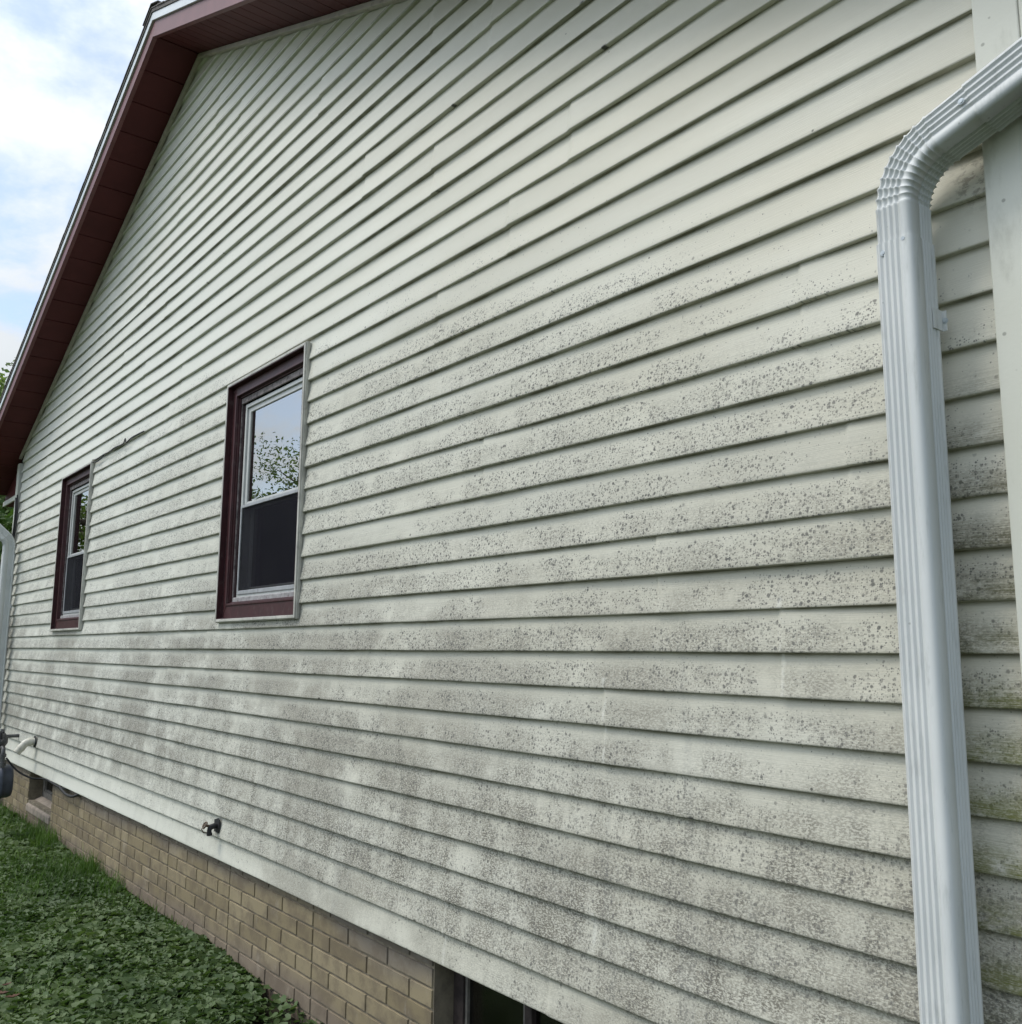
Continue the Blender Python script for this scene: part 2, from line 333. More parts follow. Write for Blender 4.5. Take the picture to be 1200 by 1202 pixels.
def brick_material():
    m = NT('tan_brick_face', 0.88, 0.15); o = m.obj()
    at = m.t.nodes.new('ShaderNodeAttribute'); at.attribute_name = 'rnd'
    sep = m.t.nodes.new('ShaderNodeSeparateXYZ'); m.put(sep.inputs[0], o); z = sep.outputs[2]
    zz = m.math('ADD', z, m.math('MULTIPLY', m.math('SUBTRACT', m.noise(m.mapv((1.1, 1, 1)), 1.2, 4), 0.5), 0.25))
    c = m.mix(m.mr(at.outputs['Fac'], 0, 1, 0, 1, False), (0.210, 0.172, 0.105), (0.290, 0.242, 0.155))
    c = m.mix(m.mr(zz, 0.36, 0.47, 0, 0.8), c, (0.165, 0.148, 0.132))
    c = m.mix(m.mr(zz, 0.17, 0.08, 0, 0.7), c, (0.185, 0.148, 0.122))
    c = m.mix(m.mr(m.noise(m.mapv((1, 1, 1)), 7, 6, 0.65), 0.42, 0.62, 0, 0.55), c, (0.125, 0.10, 0.075))
    c = m.mix(m.mr(m.noise(m.mapv((1, 1, 1), (5, 5, 5)), 160, 4, 0.7), 0.60, 0.72, 0, 0.55), c, (0.09, 0.075, 0.055))
    c = m.mix(m.mr(m.noise(m.mapv((1, 1, .6), (9, 2, 5)), 9, 6, 0.7), 0.56, 0.72, 0, 0.35), c, (0.38, 0.34, 0.28))
    return m.done(c, m.bump(m.noise(o, 180, 5, 0.7), 0.0012))
M['brick'] = brick_material()
M['mortar'] = simple('foundation_concrete', (0.185, 0.158, 0.115), 0.95, 0.25, 20, 0.001)
M['concrete'] = simple('weathered_concrete_sill', (0.29, 0.245, 0.20), 0.95, 0.2, 12, 0.002, dirt=((0.14, 0.11, 0.09), 0.6))
M['darkframe'] = simple('dark_rusted_window_frame', (0.040, 0.030, 0.028), 0.7, 0.4, 25, 0.0006)
M['bframe'] = simple('grey_basement_frame', (0.15, 0.14, 0.125), 0.7, 0.3, 25, 0.0006)
M['black'] = simple('black_rubber', (0.018, 0.018, 0.019), 0.6, 0.3, 30)
M['pvc'] = simple('cream_plastic_pipe', (0.62, 0.61, 0.52), 0.4, 0.08, 20, dirt=((0.35, 0.33, 0.25), 0.4))
M['brass'] = simple('tarnished_brass', (0.12, 0.09, 0.065), 0.6, 0.5, 60, metal=0.4)
M['meter'] = simple('slate_blue_meter_case', (0.055, 0.064, 0.085), 0.42, 0.15, 20)
M['pipe'] = simple('grey_galvanised_pipe', (0.10, 0.10, 0.10), 0.5, 0.3, 40, metal=0.4)
M['inside'] = simple('interior_drywall', (0.13, 0.12, 0.12), 0.9)
M['plainwall'] = simple('cream_side_wall', (0.6, 0.6, 0.53), 0.6, 0.06, 3)
def glass_material(name, refl, tint, rough=0.0):
    m = bpy.data.materials.new(name); m.use_nodes = True; t = m.node_tree; t.nodes.clear()
    o = t.nodes.new('ShaderNodeOutputMaterial'); g = t.nodes.new('ShaderNodeBsdfGlossy'); g.inputs['Roughness'].default_value = rough
    g.inputs['Color'].default_value = (1.0, 0.98, 0.94, 1)
    tr = t.nodes.new('ShaderNodeBsdfTransparent'); tr.inputs['Color'].default_value = tint+(1,)
    lw = t.nodes.new('ShaderNodeFresnel'); lw.inputs['IOR'].default_value = refl
    tc = t.nodes.new('ShaderNodeTexCoord'); n = t.nodes.new('ShaderNodeTexNoise'); n.inputs['Scale'].default_value = 3.0; n.inputs['Detail'].default_value = 1
    t.links.new(tc.outputs['Object'], n.inputs['Vector'])
    b = t.nodes.new('ShaderNodeBump'); b.inputs['Distance'].default_value = 0.002; b.inputs['Strength'].default_value = 0.35
    t.links.new(n.outputs[0], b.inputs['Height']); t.links.new(b.outputs[0], g.inputs['Normal'])
    mx = t.nodes.new('ShaderNodeMixShader'); t.links.new(lw.outputs[0], mx.inputs[0]); t.links.new(tr.outputs[0], mx.inputs[1]); t.links.new(g.outputs[0], mx.inputs[2])
    t.links.new(mx.outputs[0], o.inputs['Surface']); return m
M['glass'] = glass_material('coated_window_glass', 5.0, (0.78, 0.82, 0.82))
M['plainglass'] = glass_material('plain_window_glass', 1.45, (0.7, 0.72, 0.72))
M['dullglass'] = glass_material('dusty_basement_glass', 1.9, (0.25, 0.25, 0.22), 0.15)
def screen_material():
    m = bpy.data.materials.new('charcoal_insect_screen'); m.use_nodes = True; t = m.node_tree; b = t.nodes['Principled BSDF']
    tc = t.nodes.new('ShaderNodeTexCoord'); n = t.nodes.new('ShaderNodeTexNoise'); n.inputs['Scale'].default_value = 6; n.inputs['Detail'].default_value = 5
    t.links.new(tc.outputs['Object'], n.inputs['Vector']); rp = t.nodes.new('ShaderNodeValToRGB'); t.links.new(n.outputs[0], rp.inputs[0])
    rp.color_ramp.elements[0].color = (.007, .0065, .010, 1); rp.color_ramp.elements[1].color = (.016, .015, .020, 1)
    t.links.new(rp.outputs[0], b.inputs['Base Color']); b.inputs['Roughness'].default_value = 0.7; b.inputs['Specular IOR Level'].default_value = 0.05
    b.inputs['Alpha'].default_value = 0.74; return m
M['screen'] = screen_material()
def leaf_material(name, cols, rough=0.55, trans=0.25):
    m = NT(name, rough, 0.3); at = m.t.nodes.new('ShaderNodeAttribute'); at.attribute_name = 'rnd'
    n = m.noise(m.obj(), 1.6, 4, 0.6)
    k = m.math('ADD', m.math('MULTIPLY', at.outputs['Fac'], 0.62), m.math('MULTIPLY', m.mr(n, 0.3, 0.7), 0.38))
    c = m.ramp(k, [(i/(len(cols)-1), q) for i, q in enumerate(cols)])
    m.put(m.b.inputs['Base Color'], c)
    tr = m.t.nodes.new('ShaderNodeBsdfTranslucent'); m.put(tr.inputs['Color'], m.mix(1.0, c, (1.0, 1.25, 0.5), 'MULTIPLY'))
    mx = m.t.nodes.new('ShaderNodeMixShader'); mx.inputs[0].default_value = trans
    o = m.t.nodes['Material Output']; m.t.links.new(m.b.outputs[0], mx.inputs[1]); m.t.links.new(tr.outputs[0], mx.inputs[2]); m.t.links.new(mx.outputs[0], o.inputs['Surface'])
    return m.m
M['ivy'] = leaf_material('ground_ivy_leaf', [(.022, .044, .014), (.060, .100, .034), (.112, .160, .062), (.185, .228, .105)])
M['grass'] = leaf_material('grass_blade', [(.035, .075, .015), (.070, .135, .022), (.115, .20, .035), (.20, .26, .07)])
M['treeleaf'] = leaf_material('tree_leaf', [(.028, .055, .018), (.05, .09, .022), (.085, .14, .035), (.13, .19, .05)], 0.6, 0.3)
M['paleleaf'] = leaf_material('lightened_tree_leaf', [(.09, .13, .05), (.13, .18, .07), (.18, .23, .09), (.25, .29, .13)], 0.6, 0.4)  # lighter copy of the tree leaf; faint pane reflection put in the colour
M['bark'] = simple('grey_brown_bark', (0.13, 0.10, 0.075), 0.95, 0.3, 14, 0.006)
M['deadleaf'] = simple('dry_brown_leaf', (0.085, 0.042, 0.025), 0.8, 0.35, 60)
def soil_material():
    m = NT('lawn_soil', 0.98, 0.1)
    c = m.mix(m.mr(m.noise(m.obj(), 2.0, 7, 0.65), .35, .62), (0.030, 0.026, 0.018), (0.040, 0.062, 0.022))
    far = m.mix(m.mr(m.noise(m.obj(), .35, 6, 0.6), .3, .7), (0.050, 0.070, 0.030), (0.080, 0.100, 0.050))
    sep = m.t.nodes.new('ShaderNodeVectorMath'); sep.operation = 'DISTANCE'; m.put(sep.inputs[0], m.obj()); sep.inputs[1].default_value = (-5, 0, 0)
    c = m.mix(m.mr(sep.outputs['Value'], 4, 9), c, far)
    return m.done(c, m.bump(m.noise(m.obj(), 40, 6, 0.7), 0.02))
M['soil'] = soil_material()

# ------------------------------------------------------------------ ground
def ground():
    bm = bmesh.new(); xs = [-900, -300, -100, -40, -20]+[-14+i*0.25 for i in range(64)]+[4, 8, 20, 60, 200, 900]
    ys = [-900, -300, -100, -30, -12]+[-6+i*0.25 for i in range(32)]+[2.5, 4, 10, 30, 100, 900]
    g = [[bm.verts.new((x, y, (0.018*noise.noise((x*1.3, y*1.3, 0)) if -14 < x < 2 and -6 < y < 2 else 0))) for x in xs] for y in ys]
    for j in range(len(ys)-1):
        for i in range(len(xs)-1): bm.faces.new((g[j][i], g[j][i+1], g[j+1][i+1], g[j+1][i]))
    me = bpy.data.meshes.new('ground'); bm.to_mesh(me); me.materials.append(M['soil'])
    for p in me.polygons: p.use_smooth = True
    o = bpy.data.objects.new('ground', me); C.objects.link(o); o['kind'] = 'structure'
ground()

# ------------------------------------------------------------------ house
house = empty('house', (AX, YW, 0), 'gabled house with mildewed cream horizontal siding, maroon eaves and tan brick foundation', 'house')
def hp(mb, name, mat, parent=None, **k):
    """a part of the house: vertices are in world metres, the object is parented without an offset"""
    o = mb.build(name, mat, parent or house, **k)
    o.matrix_parent_inverse = Matrix.Translation(-Vector((AX, YW, 0)))
    return o
def sub(mb, name, mat, parent, **k):
    o = mb.build(name, mat, parent, **k); return o

WIN = [(-4.735, -3.800, 1.640, 2.905), (-8.330, -7.430, 1.640, 2.915)]

def siding():
    mb = MB()
    step = 0.045
    prof = [(0.0185, -0.0010), (0.0015, 0.0002), (0.0002, 0.0016), (0.0, 0.0045), (0.0010, 0.012), (0.0050, 0.030), (0.0090, 0.050), (0.0122, 0.070), (0.0143, 0.090), (0.0152, P+0.004)]
    zmin = Z0-10*P
    seams = {}
    for n in range(-10, 38):
        k = math.floor((n+1)/2)                # panels are two courses high
        if k not in seams:
            random.seed(k*13+5); a = XR-0.3-random.random()*3.4; s = []
            while a > XL: s.append(a); a -= 3.66-random.random()*0.25
            seams[k] = s
        for kk, xx in ((0, -1.297), (-1, -1.88), (-4, -2.638)):
            if k == kk: seams[k] = [xx, xx-3.6, xx-7.2]
    for n in range(-10, 38):
        zb = Z0+n*P-(max(0, n-22)*0.0022); k = math.floor((n+1)/2)
        xa, xb = xlim(zb); xa = max(xa, XL); xb = min(xb, XR)
        if xb-xa < 0.05: continue
        segs = []
        hits = [wn for wn in WIN if zb < wn[3] and zb+P > wn[2]]
        cur = xa
        for wn in sorted(hits):
            segs.append((cur, wn[0]-0.002, None)); segs.append((wn[0]-0.002, wn[1]+0.002, wn)); cur = wn[1]+0.002
        segs.append((cur, xb, None))
        for a, b, wn in segs:
            if b-a < 0.02: continue
            ranges = [(-1, 9)]
            if wn:
                ranges = []
                if zb < wn[2]: ranges.append((-1, wn[2]-zb))
                if zb+P > wn[3]: ranges.append((wn[3]-zb, 9))
            for lo, hi in ranges:
                pf = []
                for i, (py, pz) in enumerate(prof):
                    if lo < pz < hi: pf.append((py, pz))
                def yat(z):
                    for i in range(3, len(prof)-1):
                        if prof[i][1] <= z <= prof[i+1][1]:
                            t = (z-prof[i][1])/(prof[i+1][1]-prof[i][1]); return prof[i][0]*(1-t)+prof[i+1][0]*t
                    return 0.0
                if lo > 0: pf = [(0.02, lo), (yat(lo), lo)]+pf
                if hi < 8: pf = pf+[(yat(hi), hi), (0.02, hi)]
                if len(pf) < 2: continue
                xs = list(np.arange(a, b, step))+[b]
                for sx_ in seams[k]:
                    if a < sx_ < b: xs += [sx_-0.03, sx_-0.012, sx_-0.0005, sx_+0.0005, sx_+0.012]
                xs = sorted(xs); grid = []
                for x in xs:
                    # overlapping end of each panel stands proud and slightly bowed
                    yo = 0.0
                    for sx_ in seams[k]:
                        d = x-sx_
                        if -0.0006 <= d < 0.35: yo -= 0.0042*max(0, 1-d/0.30)**2
                        if -0.05 < d < -0.0004: yo += 0.0004
                    wz = 0.0030*noise.noise((x*0.9, k*5.3, 1.7))+0.0009*noise.noise((x*3.3, n*3.1, 4.7))
                    wy = 0.0040*noise.noise((x*1.1, n*2.3, 9.1))+0.0012*noise.noise((x*4.5, n*2.3, 2.1))
                    col = []
                    for py, pz in pf:
                        z = zb+pz+wz; l, rr = xlim(z-0.015); xx = min(max(x, l), rr)
                        amp = min(1, max(0, pz/0.02))
                        col.append((xx, YW+py*(1.0 if n % 2 else 0.86)+yo+wy*(0.45+0.55*amp), z))
                    grid.append(col)
                m_ = len(pf); vs = [p for c_ in grid for p in c_]; fs = []
                for i in range(len(grid)-1):
                    for j in range(m_-1): fs.append((i*m_+j, (i+1)*m_+j, (i+1)*m_+j+1, i*m_+j+1))
                mb.add(vs, fs, True)
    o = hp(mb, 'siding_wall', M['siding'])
    o['label'] = 'cream horizontal siding speckled with black mildew'
    me = o.data
    mod = o.modifiers.new('split', 'EDGE_SPLIT'); mod.split_angle = R(50)
    return o
siding()

# sheathing behind the siding, side walls, back wall
mb = MB()
BK = 9.6
def polywall(y):
    pts = [(-10.24, 0.0), (-0.70, 0.0), (-0.70, rake(-0.70)), (AX, AZ), (-10.24, rake(-10.24))]
    return [(x, y, z) for x, z in pts]
# front sheathing with holes for the openings, as vertical strips
YS = YW+0.030
def sheath(x0, x1, z0=None):
    zb = 0.53 if z0 is None else z0
    nseg = max(1, int((x1-x0)/0.5))
    xs = [x0+(x1-x0)*i/nseg for i in range(nseg+1)]
    if x0 < AX < x1: xs = sorted(xs+[AX])
    for a, b in zip(xs, xs[1:]):
        mb.add([(a, YS, zb), (b, YS, zb), (b, YS, rake(b)), (a, YS, rake(a))], [(0, 1, 2, 3)])
IN = [(w_[0]+0.03, w_[1]-0.03, w_[2]+0.03, w_[3]-0.03) for w_ in WIN]
sheath(-10.24, IN[1][0]); sheath(IN[1][0], IN[1][1], IN[1][3]); sheath(IN[1][1], IN[0][0]); sheath(IN[0][0], IN[0][1], IN[0][3]); sheath(IN[0][1], -0.70)
for w_ in IN: mb.add([(w_[0], YS, 0.53), (w_[1], YS, 0.53), (w_[1], YS, w_[2]), (w_[0], YS, w_[2])], [(0, 1, 2, 3)])
hp(mb, 'wall_sheathing', M['inside'])
mb = MB(); mb.add(polywall(BK), [(4, 3, 2, 1, 0)]); hp(mb, 'back_wall', M['plainwall'])
mb = MB()
mb.box((-10.27, YS+0.002, 0.5), (-10.243, BK, rake(-10.24)-0.02)); hp(mb, 'side_wall', M['plainwall']); mb = MB(); mb.box((-0.697, YS+0.002, 0.5), (-0.672, BK, rake(-0.70)-0.02))
hp(mb, 'side_wall', M['plainwall'])
# a floor and interior partition inside, so the windows look into a dark room
mb = MB(); mb.box((-10.2, YS+0.10, 0.56), (-0.72, BK-.05, 0.60)); hp(mb, 'floor_slab', M['inside'])
mb = MB(); mb.box((-10.2, 5.2, 0.60), (-0.72, 5.3, 3.2)); hp(mb, 'partition', M['inside'])

# corner boards
mb = MB(); mb.box((-0.766, YW-0.018, 0.49), (-0.679, YW+0.028, 3.21)); mb.box((-0.679, YW-0.0155, 0.49), (-0.668, YW+0.12, 3.18))
hp(mb, 'corner_board', M['cream'], bevel=0.003)
mb = MB(); mb.box((-10.262, YW-0.018, 0.49), (-10.175, YW+0.028, 3.33)); mb.box((-10.28, YW-0.0155, 0.49), (-10.262, YW+0.12, 3.31))
hp(mb, 'corner_board', M['cream'], bevel=0.003)
mb = MB(); mb.box((-0.660, YW-0.012, 2.10), (-0.520, YW+0.06, 3.10)); hp(mb, 'brown_trim_board', M['soffit'], bevel=0.004)  # dark brown trim board, added for the dark sliver right of the post
# starter strip below siding
mb = MB(); mb.box((XL, YW+0.012, Z0-10*P+0.001), (XR, YW+0.027, Z0-10*P+0.008)); hp(mb, 'starter_strip', M['cream'])

# rake: soffit panels, fascia, drip edge, channel against the wall
def slope_prism(mb, x0, x1, y0, y1, d0, d1):
    """prism along the rake between x0 and x1 (same side of the apex), d = height above the soffit line"""
    vs = []
    for x in (x0, x1):
        z = rake(x)
        for y, d in ((y0, d0), (y1, d0), (y1, d1), (y0, d1)): vs.append((x, y, z+d))
    mb.add(vs, [(3, 2, 1, 0), (4, 5, 6, 7), (0, 1, 5, 4), (1, 2, 6, 5), (2, 3, 7, 6), (3, 0, 4, 7)])
for sgn, xe, m_ in ((-1, EL, ML), (1, ER, MR)):
    mb = MB(); pw = 0.262/math.hypot(1, m_); x = AX
    while (x-xe)*sgn < 0:
        nx = x+sgn*pw
        if (nx-xe)*sgn > 0: nx = xe
        a, b = x+sgn*0.005, nx-sgn*0.005
        mid = (a+b)/2
        slope_prism(mb, min(a, mid), max(a, mid), YF+0.006, YW+0.02, 0.0, 0.012)
        slope_prism(mb, min(mid, b), max(mid, b), YF+0.006, YW+0.02, 0.0012, 0.0132)
        slope_prism(mb, min(b, nx+sgn*0.005), max(b, nx+sgn*0.005), YF+0.006, YW+0.02, 0.008, 0.016)
        x = nx
    hp(mb, 'rake_soffit', M['soffit'])
    mb = MB(); A, B = min(AX, xe), max(AX, xe)
    slope_prism(mb, A, B, YF-0.020, YF+0.004, -0.014, 0.092)
    slope_prism(mb, A, B, YF-0.023, YF-0.0202, -0.014, -0.002)     # hemmed lower lip
    hp(mb, 'fascia', M['maroon'], bevel=0.0015)
    mb = MB(); slope_prism(mb, A, B, YF-0.034, YF+0.002, 0.094, 0.146); hp(mb, 'drip_edge', M['drip'], bevel=0.002)
    # J channel under the soffit, in lengths with a joint
    mb = MB(); cuts = [A if sgn > 0 else max(A, -10.2), AX+sgn*1.86, B] if sgn > 0 else [max(A, -10.2), AX-3.1, B]
    if sgn > 0: cuts[-1] = -0.70
    for i in range(2):
        a, b = cuts[i]+(0.0015 if i else 0), cuts[i+1]
        slope_prism(mb, a, b, YW-0.020-(0.002*i), YW+0.004, -0.030, -0.001)
        slope_prism(mb, a, b, YW-0.023-(0.002*i), YW-0.0202-(0.002*i), -0.030, -0.016)
    hp(mb, 'soffit_channel', M['beigetrim'], bevel=0.001)
# cornice returns at the foot of both rakes, with level eave soffits behind
for a, b, zb in ((EL, -10.285, 2.985), (-0.66, ER, 2.86)):
    mb = MB(); mb.box((a+.002, YW-0.004, zb-0.004), (b, YW+0.012, zb+0.045)); hp(mb, 'cornice_return', M['cream'], bevel=0.002)
    mb = MB()
    x0, x1 = (a, b)
    mb.add([(x0, YW+0.0125, zb), (x1, YW+0.0125, zb), (x1, YW+0.0125, rake(x1)-0.016), (x0, YW+0.0125, rake(x0)-0.016),
            (x0, BK, zb), (x1, BK, zb), (x1, BK, rake(x1)-0.016), (x0, BK, rake(x0)-0.016)],
           [(0, 1, 2, 3), (7, 6, 5, 4), (4, 5, 1, 0), (5, 6, 2, 1), (7, 4, 0, 3), (3, 2, 6, 7)])
    hp(mb, 'cornice_box', M['soffit'], bevel=0.002)
# roof
roof = None
for sgn, xe in ((-1, EL-0.03), (1, ER+0.03)):
    mb = MB(); slope_prism(mb, min(AX, xe), max(AX, xe), YF-0.040, BK+0.3, 0.148, 0.172)
    # shingle butts at the rake edge
    x = AX
    while (x-xe)*sgn < 0:
        nx = x+sgn*0.13; a, b = min(x, nx), max(x, nx)
        slope_prism(mb, a, b, YF-0.044-0.003*random.random(), BK+0.3, 0.1722, 0.179+0.002*random.random()); x = nx
    hp(mb, 'roof', M['shingle'])
mb = MB()
for i in range(30):
    y = YF-0.05+i*0.28
    for sg, m_ in ((-1, ML), (1, MR)):
        zc_ = AZ+0.181+0.004
        vs = [(AX, y, zc_+0.012), (AX+sg*0.15, y, zc_-m_*0.15+0.010), (AX+sg*0.15, y+0.30, zc_-m_*0.15), (AX, y+0.30, zc_+0.0),
              (AX, y, zc_+0.018), (AX+sg*0.15, y, zc_-m_*0.15+0.016), (AX+sg*0.15, y+0.30, zc_-m_*0.15+0.006), (AX, y+0.30, zc_+0.006)]
        mb.add(vs, [(0, 1, 2, 3), (4, 5, 6, 7), (0, 1, 5, 4), (1, 2, 6, 5), (2, 3, 7, 6), (3, 0, 4, 7)])
hp(mb, 'ridge_cap', M['shingle'])

# windows --------------------------------------------------------------
def rect_ring(mb, x0, x1, z0, z1, t, y0, y1, tb=None):
    """four mitred bars around a rectangle; t = width, y0 front, y1 back"""
    tb = t if tb is None else tb
    o_ = [(x0, z0), (x1, z0), (x1, z1), (x0, z1)]; i_ = [(x0+t, z0+tb), (x1-t, z0+tb), (x1-t, z1-t), (x0+t, z1-t)]
    for k in range(4):
        a, b = k, (k+1) % 4
        q = [o_[a], o_[b], i_[b], i_[a]]
        vs = [(x, y0, z) for x, z in q]+[(x, y1, z) for x, z in q]
        mb.add(vs, [(0, 1, 2, 3), (7, 6, 5, 4), (0, 4, 5, 1), (1, 5, 6, 2), (2, 6, 7, 3), (3, 7, 4, 0)])
def window(x0, x1, z0, z1, label):
    mb = MB(); rect_ring(mb, x0+0.016, x1-0.016, z0+0.016, z1-0.016, 0.058, YW+0.014, YW+0.05, 0.078)
    fr = hp(mb, 'window', M['casing'], bevel=0.004); fr['label'] = label
    def part(m_, nm, mt, **k): o = sub(m_, nm, mt, fr, **k); return o
    m_ = MB()      # outer receiving channel, proud of the siding
    rect_ring(m_, x0, x1, z0, z1, 0.014, YW-0.018, YW+0.03); rect_ring(m_, x0-0.004, x1+0.004, z0-0.004, z1+0.004, 0.008, YW-0.011, YW+0.004)
    part(m_, 'channel_trim', M['jtrim'], bevel=0.002)
    m_ = MB(); rect_ring(m_, x0+0.0142, x1-0.0142, z0+0.0142, z1-0.0142, 0.004, YW-0.0165, YW+0.0138); part(m_, 'casing_rim', M['casing'], bevel=0.0006)
    a, b, c, d = x0+0.074, x1-0.074, z0+0.094, z1-0.074
    m_ = MB(); rect_ring(m_, a-0.014, b+0.014, c-0.012, d+0.014, 0.012, YW+0.009, YW+0.02); part(m_, 'casing_lip', M['casing'], bevel=0.002)
    m_ = MB(); rect_ring(m_, a-0.0005, b+0.0005, c-0.0005, d+0.0005, 0.008, YW+0.026, YW+0.06); part(m_, 'casing_bead', M['casing'], bevel=0.002)
    m_ = MB(); rect_ring(m_, a+0.008, b-0.008, c+0.0, d-0.008, 0.018, YW+0.044, YW+0.068, 0.012); part(m_, 'inner_stop', M['gapmaroon'], bevel=0.002)
    m_ = MB(); m_.box((a+0.008, YW+0.034, d-0.040), (b-0.008, YW+0.0438, d-0.0085)); part(m_, 'wooden_stop', M['oldwood'], bevel=0.003)
    m_ = MB(); m_.box((a+0.0082, YW+0.036, c+0.01), (a+0.014, YW+0.0438, d-0.041)); part(m_, 'wooden_stop', M['oldwood'], bevel=0.001)
    m_ = MB(); rect_ring(m_, a+0.026, b-0.026, c+0.010, d-0.026, 0.012, YW+0.060, YW+0.11); part(m_, 'gap_shade', M['blackgap'])  # black ring stands in for the shade in the gap
    # replacement window: frame, upper sash, lower sash, screen
    a2, b2, c2, d2 = a+0.040, b-0.014, c+0.010, d-0.046
    m_ = MB(); rect_ring(m_, a2, b2, c2, d2, 0.020, YW+0.046, YW+0.12, 0.034); part(m_, 'window_frame', M['winwhite'], bevel=0.002)
    mid = c2+(d2-c2)*0.475
    m_ = MB(); rect_ring(m_, a2+0.020, b2-0.020, mid-0.01, d2-0.020, 0.026, YW+0.056, YW+0.088, 0.030); part(m_, 'upper_sash', M['winwhite'], bevel=0.003)
    m_ = MB(); m_.box((a2+0.044, YW+0.063, mid+0.018), (b2-0.044, YW+0.067, d2-0.044)); part(m_, 'upper_pane', M['glass'])
    m_ = MB(); m_.box((a2+0.024, YW+0.126, mid+0.018), (b2-0.024, YW+0.130, d2-0.022)); part(m_, 'pane_brightener', M['panebright'])  # white sheet added behind the glass so the pane looks brighter
    m_ = MB(); rect_ring(m_, a2+0.020, b2-0.020, c2+0.034, mid+0.018, 0.030, YW+0.090, YW+0.115, 0.04); part(m_, 'lower_sash', M['winwhite'], bevel=0.003)
    m_ = MB(); m_.box((a2+0.048, YW+0.101, c2+0.07), (b2-0.048, YW+0.105, mid-0.010)); part(m_, 'lower_pane', M['plainglass'])
    m_ = MB(); nn = 60; xs_ = [a2+0.03+(b2-a2-0.06)*i/nn for i in range(nn+1)]; vs_ = []
    for xx in xs_:
        yy = YW+0.165+0.014*math.sin(xx*70)+0.006*math.sin(xx*171)
        vs_ += [(xx, yy, c2+0.03), (xx, yy+0.004*math.sin(xx*40), mid)]
    m_.add(vs_, [(2*i, 2*i+2, 2*i+3, 2*i+1) for i in range(nn) if xs_[i] < a2+0.30 or xs_[i] > b2-0.16], True); part(m_, 'curtain', M['curtain'])
    m_ = MB(); rect_ring(m_, a2+0.012, b2-0.006, c2+0.034, mid+0.004, 0.016, YW+0.040, YW+0.0455, 0.020); part(m_, 'screen_frame', M['wingrey'], bevel=0.002)
    m_ = MB(); m_.add([(a2+0.026, YW+0.0475, c2+0.05), (b2-0.020, YW+0.0475, c2+0.05), (b2-0.020, YW+0.0475, mid-0.008), (a2+0.026, YW+0.0475, mid-0.008)], [(0, 1, 2, 3)])
    part(m_, 'insect_screen', M['screen'])
    m_ = MB(); m_.box((a+0.03, YW+0.030, c-0.004), (b-0.002, YW+0.07, c+0.030)); part(m_, 'sill_nosing', M['sillgrey'], bevel=0.004)
    return fr
window(*WIN[0], 'larger looking maroon window nearer the middle of the wall')
window(*WIN[1], 'farther maroon window near the left corner')

